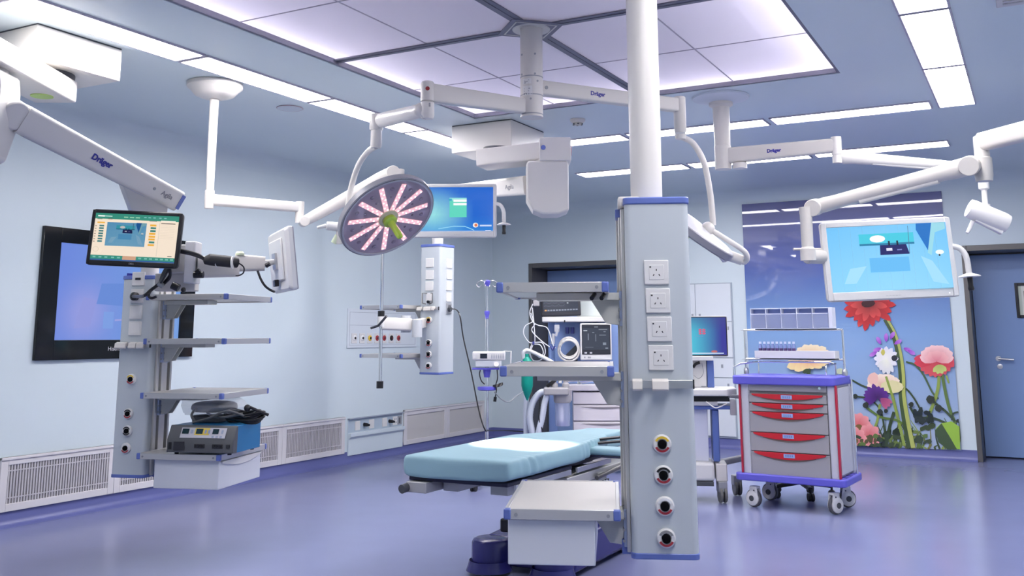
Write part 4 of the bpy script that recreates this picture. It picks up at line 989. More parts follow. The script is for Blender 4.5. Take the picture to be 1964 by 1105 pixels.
for q0, q1, z in (((1146, 850), (1196, 846), .672), ((1154, 842), (1196, 838), .690)):
    a, b = Pz(*q0, z), Pz(*q1, z); a = a-(b-a).normalized()*.03; MB().rbar(a, b, .035, .014, rad=.4).build('strap', black, tb)

# ------------------------------------------------------------------ infusion stand with pump
iv = Pz(928, 927, 0); IX, IY = P(934, 700, dep(iv)).x, P(934, 700, dep(iv)).y
zi = lambda y: zat(y, IX, IY)
ivs = thing('infusion_stand', 'steel infusion stand with blue fittings carrying a white pump beyond the table', 'infusion stand', (IX, IY, 0))
MB().cyl((IX, IY, .08), (IX, IY, zi(609)), .016).build('pole', chrome, ivs)
MB().cyl((IX, IY, zi(609)), (IX, IY, zi(548)), .011).build('inner_pole', chrome, ivs)
MB().lathe([(.016, zi(612)), (.016, zi(606)), (.024, zi(602)), (.024, zi(597)), (.013, zi(596))], (IX, IY, 0)).build('height_lock', purple, ivs)
MB().lathe([(.018, zi(549)), (.022, zi(546)), (.03, zi(542)), (.03, zi(539)), (.012, zi(537))], (IX, IY, 0)).build('hook_hub', purple, ivs)
for a in (15, 105, 195, 285):
    d = Vector((math.cos(R(a)), math.sin(R(a)), 0)); o = Vector((IX, IY, zi(541)))
    MB().tube(smoothpts([o+d*.02, o+d*.06+Vector((0, 0, .012)), o+d*.10+Vector((0, 0, -.02)), o+d*.075+Vector((0, 0, -.045)), o+d*.05+Vector((0, 0, -.03))], 5), .004, 8).build('hook', steel, ivs)
MB(Matrix.Translation((IX, IY, 0)) @ Matrix.Rotation(YAW0, 4, 'Z')).rbar((-.13, 0, zi(707)), (.11, 0, zi(707)), .14, .015, rad=.4).build('pump_tray', purple, ivs)
MB().lathe([(.025, zi(724)), (.035, zi(712)), (.035, zi(708))], (IX, IY, 0)).build('tray_collar', purple, ivs)
MB().lathe([(.07, zi(749)), (.085, zi(747)), (.085, zi(742)), (.02, zi(741))], (IX, IY, 0)).build('cord_ring', purple, ivs)
hub = MB().lathe([(.045, .075), (.045, .11), (.025, .13)], (IX, IY, 0)).build('base_hub', dark, ivs)
for a in (YAW0+R(178), YAW0+R(250), YAW0+R(322), YAW0+R(34), YAW0+R(106)):
    d = Vector((math.cos(a), math.sin(a), 0)); o = Vector((IX, IY, 0)); e = o+d*.30
    MB().rbar(o+d*.03+Vector((0, 0, .09)), e+Vector((0, 0, .075)), .035, .03, .03, .02).build('base_leg', dark, ivs)
    w_ = MB(); nn = Vector((-d.y, d.x, 0))
    for s in (-1, 1): w_.cyl(e+nn*s*.006+Vector((0, 0, .03)), e+nn*s*.024+Vector((0, 0, .03)), .03)
    w_.cyl(e+Vector((0, 0, .03)), e+Vector((0, 0, .08)), .008); w_.build('caster', blackm, ivs)
TP = Matrix.Translation((IX, IY, 0)) @ Matrix.Rotation(YAW0, 4, 'Z')
z0, z1 = zi(692), zi(673)
pump = thing('infusion_pump', 'white infusion pump with keypad and small dark display on the blue stand tray', 'infusion pump', (IX, IY, zi(705)), YAW0)
MB(TP).box(-.128, .165, -.09, .03, zi(691), zi(674)).build('pump_case', white2, pump, bevel=.012, seg=3)
MB(TP).box(-.10, .13, -.08, .03, zi(704)+.003, zi(691)).build('syringe_channel', mat('clear smoke', (.6, .62, .66), .2), pump, bevel=.006)
MB(TP).box(-.058, .004, -.094, -.088, zi(687), zi(678)).build('display', mat('pump display', (.02, .025, .04), .15), pump)
q = MB(TP)
for i in range(6):
    for j in range(3): q.cbox((.045+.02*i, -.091, zi(687)+.004+.012*j), .010, .004, .007)
q.build('keypad', mat('key grey', (.28, .3, .36), .5), pump)
MB(TP).box(-.11, -.08, -.093, -.089, zi(687), zi(679)).build('speaker_grille', mat('grille grey', (.6, .6, .6), .5), pump)
MB(TP).cyl((.085, -.08, zi(700)), (.085, -.11, zi(698)), .022).build('plunger_clamp', white, pump)
q = MB(TP); q.tube([(.15, -.02, z1-.004), (.215, -.02, z1-.004), (.21, -.02, z0-.07), (.19, -.02, z0-.075)], .006); q.build('carry_handle', white2, pump)
cor = MB(TP); cor.tube(smoothpts([(-.06, .0, zi(710)), (-.065, -.02, zi(718)), (-.05, -.02, zi(730)), (-.02, -.02, zi(737))], 5), .005)
cor.tube(smoothpts([(.09, .0, zi(708)), (.095, -.03, zi(725)), (.08, -.03, zi(738)), (.085, -.03, zi(748)), (.075, -.03, zi(762))], 5), .005); cor.cyl((.075, -.03, zi(761)), (.07, -.03, zi(770)), .014)
for k in range(6): cor.tube(smoothpts([(.055, -.035, zi(739+k*.5)), (.09, -.05-.004*k, zi(737+k)), (.14, -.04, zi(734+k*.8)), (.09, -.025+.004*k, zi(740)), (.055, -.035, zi(739+k*.5))], 4), .004, 6)
cor.build('power_cord', black, pump)
# cable from the middle column down to the stand and on to the far right
zc = lambda y: P(0, y, 8.6).z
pts = smoothpts([wm(C) @ Vector((.135, .12, (iC @ P(868, 590, 8.8)).z)), P(880, 600, 8.72), P(889, 650, 8.65), P(904, 715, 8.5), P(919, 790, 8.4), P(930, 824, 8.35), P(938, 826, 8.5), P(970, 826, 9.0), P(1003, 828, 9.2)], 6)
o = MB().tube(pts, .006, 8).build('power_cable', black); tag(o, 'thin black cable hanging from the middle supply pendant down to the infusion stand', 'cable')
q = MB().tube([wm(C) @ Vector((.113, .13, (iC @ P(868, 592, 8.8)).z)), wm(C) @ Vector((.15, .13, (iC @ P(872, 592, 8.8)).z))], .022).build('cable_plug', dark, o)
o = MB().tube(smoothpts([P(948, 752, 8.3), P(962, 766, 8.35), P(976, 771, 8.4), P(990, 760, 8.6), P(1003, 752, 8.9)], 6), .005, 8).build('thin_cable', mat('cable grey', (.22, .24, .26), .5)); tag(o, 'thin grey cable sagging between the infusion stand and the green breathing bag', 'cable')

# ------------------------------------------------------------------ emergency trolley
cy_ = R(-4.2); f0, f1 = Pz(1446, 972, 0), Pz(1605, 988, 0); fm = (f0+f1)/2
cart = thing('emergency_trolley', 'grey drawer trolley with violet blue rims and red handles before the flower mural', 'trolley', fm+Vector((-math.sin(cy_), math.cos(cy_), 0))*.20, cy_)
TC = wm(cart); iT = TC.inverted()
def cfront(px, py, y=-.235):
    o_ = iT @ CAM; d = iT.to_3x3() @ ray(px, py); t = (y-o_.y)/d.y; return o_+d*t
ztop = cfront(1500, 738).z; zbot = cfront(1430, 905).z-.005
xa, xb = cfront(1421, 800).x, cfront(1606, 800).x; xm = (xa+xb)/2; hwx = (xb-xa)/2
cgrey = mat('trolley grey', (.36, .35, .36), .4); csilver = mat('trolley silver', (.58, .58, .62), .35)
body = MB(TC).box(xa+.012, xb-.012, -.20, .20, zbot, ztop).build('body', cgrey, cart, bevel=.004)
for s in (-1, 1):
    for y in (-.222, .19):
        x = xm+s*(hwx-.035); MB(TC).rbar((x, y+.015, zbot), (x, y+.015, ztop), .07, .05, rad=.3, up=(0, 1, 0)).build('corner_post', csilver, cart)
    MB(TC).box(xm+s*hwx-.008, xm+s*hwx+.006, -.246, -.215, zbot, ztop).build('red_stripe', mat('stripe red', (.45, .02, .05), .4), cart, bevel=.003)
    MB(TC).box(min(xm+s*(hwx-.015), xm+s*(hwx+.002)), max(xm+s*(hwx-.015), xm+s*(hwx+.002)), -.17, .17, zbot+.02, ztop-.02).build('side_panel', csilver, cart, bevel=.002)
MB(TC).box(xm-hwx+.07, xm+hwx-.07, -.232, -.2, cfront(1500, 752).z+.004, ztop-.002).build('lock_panel', cgrey, cart, bevel=.002)
l = cfront(1572, 745); MB(TC).cyl((l.x, -.230, l.z), (l.x, -.242, l.z), .010).build('lock', chrome, cart)
zs_ = [cfront(1500, y).z for y in (756, 774, 791, 831, 868, 916)]
dx0, dx1 = xm-hwx+.072, xm+hwx-.072
for k in range(5):
    d = MB(TC).box(dx0, dx1, -.236, -.202, zs_[k+1]+.003, zs_[k]-.003).build('drawer', cgrey, cart, bevel=.002)
    hh = .044 if k < 2 else .052; pts = [(dx0+.022, zs_[k]-.002)]
    for j in range(13):
        u = j/12; pts.append((dx0+.03+(dx1-dx0-.06)*u, zs_[k]-.014-(hh-.014)*math.sin(PI*u)**.8))
    pts.append((dx1-.022, zs_[k]-.002))
    h = MB(TC).prism([(x, -.236, z) for x, z in pts], (0, -.012, 0)).build('drawer_handle', red, d, bevel=.002)
    pl_ = [(x, z) for x, z in pts]
    MB(TC).prism([(x*.0+dx0+.10+(dx1-dx0-.20)*u, -.2365, zs_[k]-.015-hh*math.sin(PI*(.12+.76*u))**.8*1.0) for u in [j/10 for j in range(11)]]+[(dx1-.10, -.2365, zs_[k]-.02), (dx0+.10, -.2365, zs_[k]-.02)], (0, -.004, 0)).build('handle_recess', mat('recess brown', (.20, .16, .13), .5), d)
    xc_ = (dx0+dx1)/2; zc_ = zs_[k]-.022
    lb = MB(TC).box(xc_-.042, xc_+.042, -.251, -.2465, zc_-.014, zc_+.014).build('drawer_label', mat('label blue', (.30, .42, .68), .4), d)
    ink = MB(TC)
    for j in range(4):
        x = xc_-.024+.016*j
        ink.box(x-.005, x+.005, -.2518, -.2505, zc_-.006, zc_-.004); ink.box(x-.005, x+.005, -.2518, -.2505, zc_+.004, zc_+.006); ink.box(x-.001, x+.001, -.2518, -.2505, zc_-.006, zc_+.006)
    ink.build('label_print', logo, d)
def roundslab(T, x0, x1, y0, y1, z0, z1, r, inset=0):
    prof = []
    for cx, cy, a0 in ((x1-r, y1-r, 0), (x0+r, y1-r, 90), (x0+r, y0+r, 180), (x1-r, y0+r, 270)):
        for k in range(7): a = R(a0+15*k); prof.append((cx+r*math.cos(a), cy+r*math.sin(a)))
    return MB(T).rings([[(x, y, z) for x, y in prof] for z in (z0, z1)])
x0, x1 = cfront(1402, 725, -.27).x, cfront(1600, 725, -.27).x
zr = cfront(1500, 722, -.27).z
roundslab(TC, x0, x1, -.275, .245, ztop-.002, zr, .05).build('top_tray', purple, cart, bevel=.010, seg=3)
x0b, x1b = cfront(1409, 915, -.27).x, cfront(1608, 930, -.27).x+.055
bm_ = roundslab(TC, x0b, x1b, -.27, .25, zbot-.055, zbot, .045).build('bottom_bumper', purple, cart, bevel=.010, seg=3)
for y in (-.12, 0, .12): MB(TC).rbar((x1b-.07, y, zbot+.001), (x1b-.02, y, zbot+.001), .06, .004, rad=.3, up=(0, 0, 1)).build('bumper_recess', mat('violet shade', (.06, .055, .30), .4), bm_)
# wheels: big white-shrouded front-left, others forked
def wheel(x, y, r, rot, shroud):
    Tw = TC @ Matrix.Translation((x, y, r)) @ Matrix.Rotation(rot, 4, 'Z')
    w_ = MB(Tw).cyl((-.014, 0, 0), (.014, 0, 0), r, n=28).build('caster', mat('tyre grey', (.10, .10, .11), .5), cart, bevel=.004)
    h_ = MB(Tw)
    for s in (-1, 1): h_.lathe([(r*.84, 0), (r*.84, .012), (r*.6, .018), (r*.2, .018)], (s*.0145, 0, 0), (s, 0, 0), 28); h_.prism([(s*.015, -r*.80, 0), (s*.015, r*.45, 0), (s*.015, r*.30, r*1.25), (s*.015, -r*.62, r*1.25)], (s*.010, 0, 0))
    h_.box(-.026, .026, -r*.62, r*.3, r*1.1, r*1.35); h_.build('caster_shroud', white2, w_, bevel=.002)
    k_ = MB(Tw); k_.cyl((-.036, 0, 0), (.036, 0, 0), r*.32, n=18); k_.cyl((-.028, -.02, r*.9), (.028, -.02, r*.9), .006, n=10); k_.build('caster_axle', dark, w_)
fl = iT @ Pz(1452, 974, 0); fr_ = iT @ Pz(1606, 989, 0)
zt_w = zbot-.055
wheel(fl.x-.03, -.19, .066, R(72), True); wheel(fr_.x-.02, -.19, .066, R(-28), True); wheel(fl.x-.02, .17, .066, R(80), True); wheel(fr_.x-.02, .16, .066, R(-55), True)
# top rail frame
c1_ = cfront(1432, 725, .10); c2_ = cfront(1621, 725, .10)
zt1, zt2, zg = cfront(1500, 633, .10).z, cfront(1500, 689, .10).z, cfront(1500, 697, .12).z
for x, px in ((c1_.x, 1430), (c2_.x, 1620)):
    MB(TC).cyl((x, .10, zr-.01), (x, .10, zt1), .009, n=14).build('frame_post', chrome, cart)
    MB(TC).lathe([(.02, zr), (.022, zr+.03), (.014, zr+.05)], (x, .10, 0)).build('post_clamp', steel, cart)
for z in (zt1, zt2): MB(TC).cyl((c1_.x-.004, .10, z), (c2_.x+.004, .10, z), .008, n=12).build('frame_rail', chrome, cart)
for z, y in ((zt1, .02), (zt2, .02)): MB(TC).box(c1_.x, c2_.x, .01, .10, z-.004, z+.001).build('rail_shelf', steel, cart)
g = smoothpts([(c1_.x-.02, -.18, zr), (c1_.x-.02, -.18, zr+.05), (c1_.x-.01, -.16, zr+.085), (c1_.x+.03, .12, zg), (c2_.x-.10, .20, zg), (c2_.x-.08, .19, zr)], 4)
g = [(c1_.x-.015, -.15, zr-.005), (c1_.x-.015, -.15, zr+.06), (c1_.x+.02, -.10, zr+.085), (c1_.x+.08, .17, zg+.01), (c2_.x-.14, .17, zg+.01), (c2_.x-.085, .16, zg), (c2_.x-.08, .16, zr-.005)]
MB(TC).tube(g, .007, 10).build('guard_rail', chrome, cart)
l = cfront(1584, 705, -.05); MB(TC).tube(smoothpts([(l.x, -.05, zr-.005), (l.x, -.05, l.z), (l.x+.004, -.02, l.z+.02), (l.x+.02, .16, zg)], 4), .007, 10).build('guard_rail', chrome, cart)
l = cfront(1452, 705, .1); MB(TC).cyl((l.x, .14, zr-.005), (l.x, .14, zg), .006, n=10).build('guard_post', chrome, cart)
rx = xb+.028
MB(TC).cyl((rx, .14, zbot-.01), (rx-.005, .14, zr-.03), .010, n=14).build('side_pole', chrome, cart)
# organizer of five clear bins on the top rail
o1, o2 = cfront(1441, 632, .0), cfront(1590, 627, .0); oz = zt1+.0085
org = thing('bin_organizer', 'row of five clear tilting bins on the trolley top rail', 'organizer', TC @ Vector(((o1.x+o2.x)/2, .05, oz)), cy_)
oh = cfront(1441, 592, .0).z-oz; n = 5; ww = (o2.x-o1.x)/n; T = TC
clear = mat('clear blue plastic', (.70, .76, .92), .08, alpha=.42); rimw = mat('bin rim white', (.72, .74, .82), .3)
m = MB(T); m.box(o1.x-.004, o2.x+.03, .0, .10, oz, oz+.005); m.box(o1.x-.004, o2.x+.03, .0, .10, oz+oh-.005, oz+oh); m.box(o2.x, o2.x+.03, -.002, .10, oz, oz+oh); m.box(o1.x-.004, o1.x, -.002, .10, oz, oz+oh)
for k in range(1, n): m.box(o1.x+ww*k-.002, o1.x+ww*k+.002, -.002, .10, oz, oz+oh)
m.build('organizer_frame', rimw, org, bevel=.001)
for k in range(n):
    xa_, xb_ = o1.x+ww*k+.004, o1.x+ww*(k+1)-.004
    b = MB(T); b.prism([(xa_, .004, oz+.006), (xa_, -.012, oz+oh*.72), (xa_, -.006, oz+oh*.72), (xa_, .09, oz+oh*.62), (xa_, .09, oz+.006)], (xb_-xa_, 0, 0)); bb_ = b.build('bin', clear, org, bevel=.002)
    MB(T).box(xa_, xb_, -.016, -.010, oz+oh*.70, oz+oh*.74).build('bin_lip', rimw, bb_)
    MB(T).box(xa_, xb_, .06, .066, oz+.008, oz+oh-.008).build('bin_back', mat('bin blue back', (.22, .28, .55), .4), bb_)
# tray with small vials on the lower rail
t1, t2 = cfront(1448, 680, -.0), cfront(1602, 680, -.0); tz = zt2+.0085
tray = MB(TC); th = cfront(1500, 674, 0).z-tz+.004; ta = .10
tray.box(t1.x, t2.x, -.01, .125, tz, tz+.004); tray.box(t1.x, t2.x, -.01, -.005, tz, tz+th); tray.box(t1.x, t2.x, .12, .125, tz, tz+th); tray.box(t1.x, t1.x+.005, -.005, .12, tz, tz+th); tray.box(t2.x-.005, t2.x, -.005, .12, tz, tz+th)
tr_ = tray.build('tray', white2, bevel=.0015); tag(tr_, 'shallow white tray on the trolley lower rail, holding the vials', 'tray')
vg = mat('ampoule glass', (.26, .33, .62), .12, alpha=.9); vl = mat('vial label violet', (.10, .055, .18), .5); vt = mat('vial tip', (.75, .82, .95), .2)
proto = None
v1, v2 = cfront(1456, 665, .03), cfront(1520, 665, .03)
for r2 in range(2):
    for k in range(9):
        loc = TC @ Vector((v1.x+(v2.x-v1.x)*k/8-(.012 if r2 else 0)+.008, .035+.04*r2, tz+.0045))
        if proto is None:
            proto = thing('vial', 'small glass vial with a violet label, one of a packed row in the white tray', 'vial', loc, 0, 'vials in the white tray')
            q = Matrix.Translation(loc)
            MB(q).lathe([(.0145, 0), (.0145, .092), (.008, .104), (.008, .112)], n=14).build('glass', vg, proto)
            MB(q).lathe([(.0149, .008), (.0149, .074)], n=14).build('label_band', vl, proto)
            MB(q).lathe([(.0105, .108), (.0105, .126)], n=12).build('cap', vt, proto)
        else: copy_tree(proto, None, loc)
# swivel stool behind the trolley: only its feet show
sp_ = Pz(1528, 958, 0); sp_ = Vector((sp_.x, sp_.y+.17, 0))
stool = thing('swivel_stool', 'black swivel stool behind the drawer trolley, only its castered feet showing', 'stool', sp_)
MB(Matrix.Translation(sp_)).lathe([(.16, .50), (.18, .515), (.18, .55), (.16, .57), (.02, .575)], n=30).build('seat', black, stool)
MB(Matrix.Translation(sp_)).lathe([(.025, .10), (.025, .30), (.016, .31), (.016, .50)], n=18).build('gas_lift', chrome, stool)
for k in range(5):
    a = R(72*k-60); d = Vector((math.cos(a), math.sin(a), 0)); e = sp_+d*.24; nn = Vector((-d.y, d.x, 0))
    MB().rbar(sp_+Vector((0, 0, .12)), e+Vector((0, 0, .09)), .045, .05, .035, .03).build('leg', black, stool)
    w_ = MB()
    for s in (-1, 1): w_.cyl(e+nn*s*.005+Vector((0, 0, .03)), e+nn*s*.024+Vector((0, 0, .03)), .03, n=18)
    w_.cyl(e+Vector((0, 0, .03)), e+Vector((0, 0, .09)), .009); w_.build('caster', blackm, stool)
# ------------------------------------------------------------------ computer cart behind the near column
pw = Pz(1388, 966, 0); TCc = Matrix.Translation((pw.x, pw.y, 0)) @ Matrix.Rotation(YAW0-R(8), 4, 'Z'); dW_ = dep(pw)
cc = thing('computer_cart', 'white computer cart with a blue column, half hidden behind the near supply pendant', 'computer cart', pw, YAW0-R(8)); iCc = TCc.inverted()
def cp_(px, py, y=0.1):
    o_ = iCc @ CAM; d = iCc.to_3x3() @ ray(px, py); t = (y-o_.y)/d.y; return o_+d*t
a, b = cp_(1330, 893), cp_(1376, 920)
zb0, zb1 = cp_(1340, 920).z, cp_(1340, 884).z
MB(TCc).box(-.62, a.x+.16, .0, .36, zb0, zb1).build('base_box', white2, cc, bevel=.025, seg=3)
MB(TCc).box(-.60, a.x+.15, -.0, .30, zb0-.035, zb0-.002).build('base_rim', dark, cc, bevel=.003)
MB(TCc).box(a.x+.17, a.x+.26, .02, .34, zb0-.005, zb1-.01).build('caster_bracket', white, cc, bevel=.012)
MB(TCc).rbar((a.x+.22, .25, zb1-.03), (a.x+.42, .42, zb1-.01), .05, .05, rad=.3).build('base_leg', midg, cc)
for x, y in ((a.x+.215, .03), (a.x+.36, .40), (-.55, .03), (-.55, .36)):
    q = TCc @ Matrix.Translation((x, y, .062)) @ Matrix.Rotation(R(12), 4, 'Z')
    w_ = MB(q); w_.cyl((-.028, 0, 0), (-.006, 0, 0), .06, n=26); w_.cyl((.006, 0, 0), (.028, 0, 0), .06, n=26); w_.cyl((-.01, 0, 0), (.01, 0, 0), .02); c_ = w_.build('caster', mat('caster grey', (.14, .14, .13), .5), cc, bevel=.006)
    MB(q).box(-.035, .035, -.03, .05, .02, .10).build('caster_fork', midg, c_, bevel=.006)
zc0, zc1 = zb1, cp_(1340, 784).z
m = cp_(1358, 830); blue2 = mat('cart blue', (.10, .16, .42), .35)
MB(TCc).box(-.42, cp_(1358, 830).x, .08, .28, zc0, zc1).build('column_panel', mat('cart white blue', (.62, .64, .74), .35), cc, bevel=.004)
MB(TCc).box(cp_(1366, 830).x, cp_(1379, 830).x, .05, .30, zc0, zc1).build('blue_column', blue2, cc, bevel=.01)
MB(TCc).box(-.48, cp_(1392, 780).x+.05, .02, .34, zc1, zc1+.03).build('deck_base', blue2, cc, bevel=.006)
zd0 = cp_(1340, 769).z
MB(TCc).box(-.48, cp_(1375, 775).x, .0, .32, zc1+.03, zd0).build('keyboard_drawer', mat('drawer silver', (.45, .46, .5), .35), cc, bevel=.004)
MB(TCc).box(-.50, cp_(1398, 765).x, .03, .34, zd0, cp_(1340, 758).z).build('keyboard_slot', black, cc, bevel=.003)
z0_ = cp_(1340, 758).z; z1_ = cp_(1340, 744).z
x9 = cp_(1408, 752).x
MB(TCc).prism([(-.5, -.04, z0_), (x9-.06, -.04, z0_), (x9+.02, .10, z0_), (x9+.02, .36, z0_), (-.5, .36, z0_)], (0, 0, z1_-z0_)).build('worktop', white2, cc, bevel=.012, seg=3)
MB(TCc).rbar((x9-.05, .02, z0_+.0), (x9+.06, .05, z0_-.01), .05, .03, rad=.4).build('worktop_handle', midg, cc)
l1, l2 = cp_(1398, 765), cp_(1406, 795); MB(TCc).box(l1.x, l2.x+.02, .0, .05, l2.z, l1.z).build('mouse_holder', mat('holder grey', (.45, .45, .47), .3), cc, bevel=.006)
MB(TCc).tube(smoothpts([(cp_(1352, 760).x, -.03, cp_(0, 760).z), (cp_(1368, 768).x, -.05, cp_(0, 770).z), (cp_(1380, 770).x, -.03, cp_(0, 768).z), (cp_(1392, 764).x, -.02, cp_(0, 763).z)], 5), .005, 8).build('cord', white2, cc)
# upper blue-and-white support and computer
zu = cp_(1340, 691, .2).z
MB(TCc).box(cp_(1327, 720, .2).x, cp_(1355, 720, .2).x, .17, .27, z1_, zu).build('computer_tower', white2, cc, bevel=.006)
MB(TCc).box(cp_(1356, 720, .2).x, cp_(1369, 720, .2).x, .16, .28, z1_, zu).build('blue_column', blue2, cc, bevel=.004)
MB(TCc).box(cp_(1345, 736, .16).x, cp_(1354, 736, .16).x, .165, .171, cp_(0, 737, .16).z, cp_(0, 735, .16).z).build('tower_badge', midg, cc)
MB(TCc).box(-.55, cp_(1367, 686, .12).x, .06, .32, zu, cp_(0, 683, .12).z).build('monitor_shelf', white2, cc, bevel=.006)
MB(TCc).tube(smoothpts([(cp_(1342, 694, .16).x, .15, cp_(0, 694, .16).z), (cp_(1334, 697, .16).x, .15, cp_(0, 697, .16).z), (cp_(1329, 703, .16).x, .15, cp_(0, 703, .16).z)], 4), .012).build('cord_plug', black, cc)
MB(TCc).tube(smoothpts([(cp_(1346, 695, .15).x, .14, cp_(0, 695, .15).z), (cp_(1349, 712, .15).x, .14, cp_(0, 712, .15).z), (cp_(1340, 722, .15).x, .14, cp_(0, 722, .15).z), (cp_(1330, 716, .15).x, .14, cp_(0, 716, .15).z)], 5), .0025, 6).build('thin_cord', midg, cc)
mz0, mz1 = cp_(0, 684, .1).z, cp_(0, 614, .1).z; mx1 = cp_(1396, 650, .1).x; mx0 = mx1-.52
Tm = TCc @ Matrix.Translation(((mx0+mx1)/2, .10, (mz0+mz1)/2))
mon, (sw_, sh_), TS = monitor('computer screen with red characters on blue, peeping out beside the near supply pendant', Tm, mx1-mx0, mz1-mz0, (.012, .012, .014), white2, border=mat('screen frame'))
pc = Pic(TS, sw_, sh_)
pc.grid(lambda u, v: lerp(lerp(srgb(80, 190, 215), srgb(55, 55, 150), min(1, max(0, (u-.45)*2.2))), srgb(70, 75, 140), max(0, v-.6)*1.6), 14, 8)
for u in (.58, .64): 
    for k in range(3): pc.rect(u-.02, .56+.05*k, u+.03, .58+.05*k, srgb(225, 80, 110))
    pc.rect(u, .54, u+.01, .70, srgb(225, 80, 110)); pc.rect(u-.02, .54, u-.012, .70, srgb(225, 80, 110))
pc.rect(.5, .49, .63, .5, srgb(120, 150, 200)); pc.rect(0, .03, .95, .055, srgb(220, 235, 255)); pc.ell(.80, .09, .05, .03, srgb(190, 110, 110))
pc.build('screen', scr, mon)

# ------------------------------------------------------------------ anaesthesia machine
dA = 9.3
am = Pz(1138, 848, 0); TA = Matrix.Translation((P(1138, 780, dA).x, P(1138, 780, dA).y, 0)) @ Matrix.Rotation(YAW0-R(3), 4, 'Z')
ana = thing('anaesthesia_machine', 'white anaesthesia machine with drawers, tubes and a green bag beyond the table head', 'anaesthesia machine', TA.to_translation(), YAW0-R(3)); WM[ana.name] = TA; ana.matrix_world = TA; iAn = TA.inverted()
def ap(px, py, y=0):
    o_ = iAn @ CAM; d = iAn.to_3x3() @ ray(px, py); t = (y-o_.y)/d.y; return o_+d*t
mach = mat('machine pinkish white', (.66, .62, .65), .4); mblue = mat('machine blue', (.22, .32, .58), .4); mgrey = mat('machine grey', (.34, .33, .34), .45)
x0, x1 = ap(1099, 800).x, ap(1215, 800).x
MB(TA).box(x0, x1, .02, .52, .12, ap(0, 752).z).build('cabinet', mach, ana, bevel=.008)
MB(TA).box(x0-.055, x1+.02, -.02, .54, ap(0, 750).z, ap(0, 738).z).build('worktop', mach, ana, bevel=.010, seg=3)
for ya, yb in ((775, 752), (806, 776), (836, 807), (872, 837)):
    za_, zb2 = ap(0, ya).z, ap(0, yb).z
    d = MB(TA).box(x0+.003, x1-.003, -.004, .03, za_+.003, zb2-.003).build('drawer', mach, ana, bevel=.004)
    if ya > 780:
        u0, u1 = ap(1115, ya).x, x1-.04; n = 10; zt_ = zb2-.018
        MB(TA).prism([(u0+(u1-u0)*k/n, -.0045, zt_-.0*k) for k in range(n+1)]+[(u1-(u1-u0)*k/n, -.0045, zt_-.02*math.sin(PI*k/n)) for k in range(1, n)], (0, -.003, 0)).build('drawer_grip', mat('grip shade', (.22, .2, .22), .5), d)
MB(TA).box(x0-.02, x1+.02, .0, .56, .08, .13).build('base', mgrey, ana, bevel=.02)
for x in (x0+.04, x1-.04):
    for y in (.05, .5):
        MB(TA).cyl((x-.02, y, .045), (x+.02, y, .045), .045).build('caster', blackm, ana)
zb0 = ap(0, 692).z; ztb = ap(0, 622, .1).z
pb = MB(TA); pb.box(ap(1064, 700).x, x1-.02, .12, .5, ap(0, 738).z, ztb).build('blue_body', mblue, ana, bevel=.008)
MB(TA).box(ap(1058, 640).x-.03, ap(1058, 640).x+.05, .16, .24, .12, ztb).build('side_post', mblue, ana, bevel=.004)
MB(TA).box(ap(1040, 620).x, ap(1167, 620).x, -.05, .5, ztb, ap(0, 612).z).build('upper_tray', white2, ana, bevel=.008)
l = ap(1083, 616, -.05); MB(TA).box(l.x-.006, l.x+.006, -.054, -.049, l.z-.012, l.z+.01).build('tray_catch', black, ana)
MB(TA).box(ap(1107, 600, .1).x, ap(1160, 600, .1).x, .1, .45, ap(0, 612).z, ap(0, 556, .1).z).build('upper_body', mat('machine pale green grey', (.52, .57, .56), .4), ana, bevel=.01)
# main screen
s_ = ap(1075, 590, -.03); hw_, hh_ = .196, .14
Ts = TA @ Matrix.Translation((s_.x, -.03, ap(0, 584, -.03).z)) @ Matrix.Rotation(R(-8), 4, 'X') @ Matrix.Rotation(R(-2), 4, 'Y')
MB(Ts).box(-hw_, hw_, .0, .04, -hh_, hh_).build('ventilator_screen_case', mat('screen frame', (.03, .03, .04), .35), ana, bevel=.012, seg=3)
def wave_screen(T, w_, h_, rows, par, name):
    pc = Pic(T, w_, h_); pc.rect(0, 0, 1, 1, srgb(62, 68, 82))
    for k in range(rows): pc.rect(.02, .25+.13*k, .62, .255+.13*k, srgb(120, 110, 135)); pc.stroke([(.02+.06*j, .27+.13*k+(.05 if j % 3 == 1 else .0)) for j in range(11)], .0012, srgb(120, 140, 160))
    return pc
pc = wave_screen(Ts @ Matrix.Translation((-hw_+.025, -.001, -hh_+.04)), 2*hw_-.05, 2*hh_-.055, 5, ana, 's')
for u, v in ((.72, .62), (.78, .55), (.84, .52), (.75, .72), (.70, .5), (.82, .66), (.68, .36), (.9, .54)): pc.rect(u, v, u+.045, v+.035, srgb(205, 215, 220))
for k in range(12): pc.rect(.04+.08*k, .05, .10+.08*k, .11, srgb(225, 170, 110) if k == 0 else srgb(150, 158, 175))
pc.build('ventilator_screen', scr, ana)
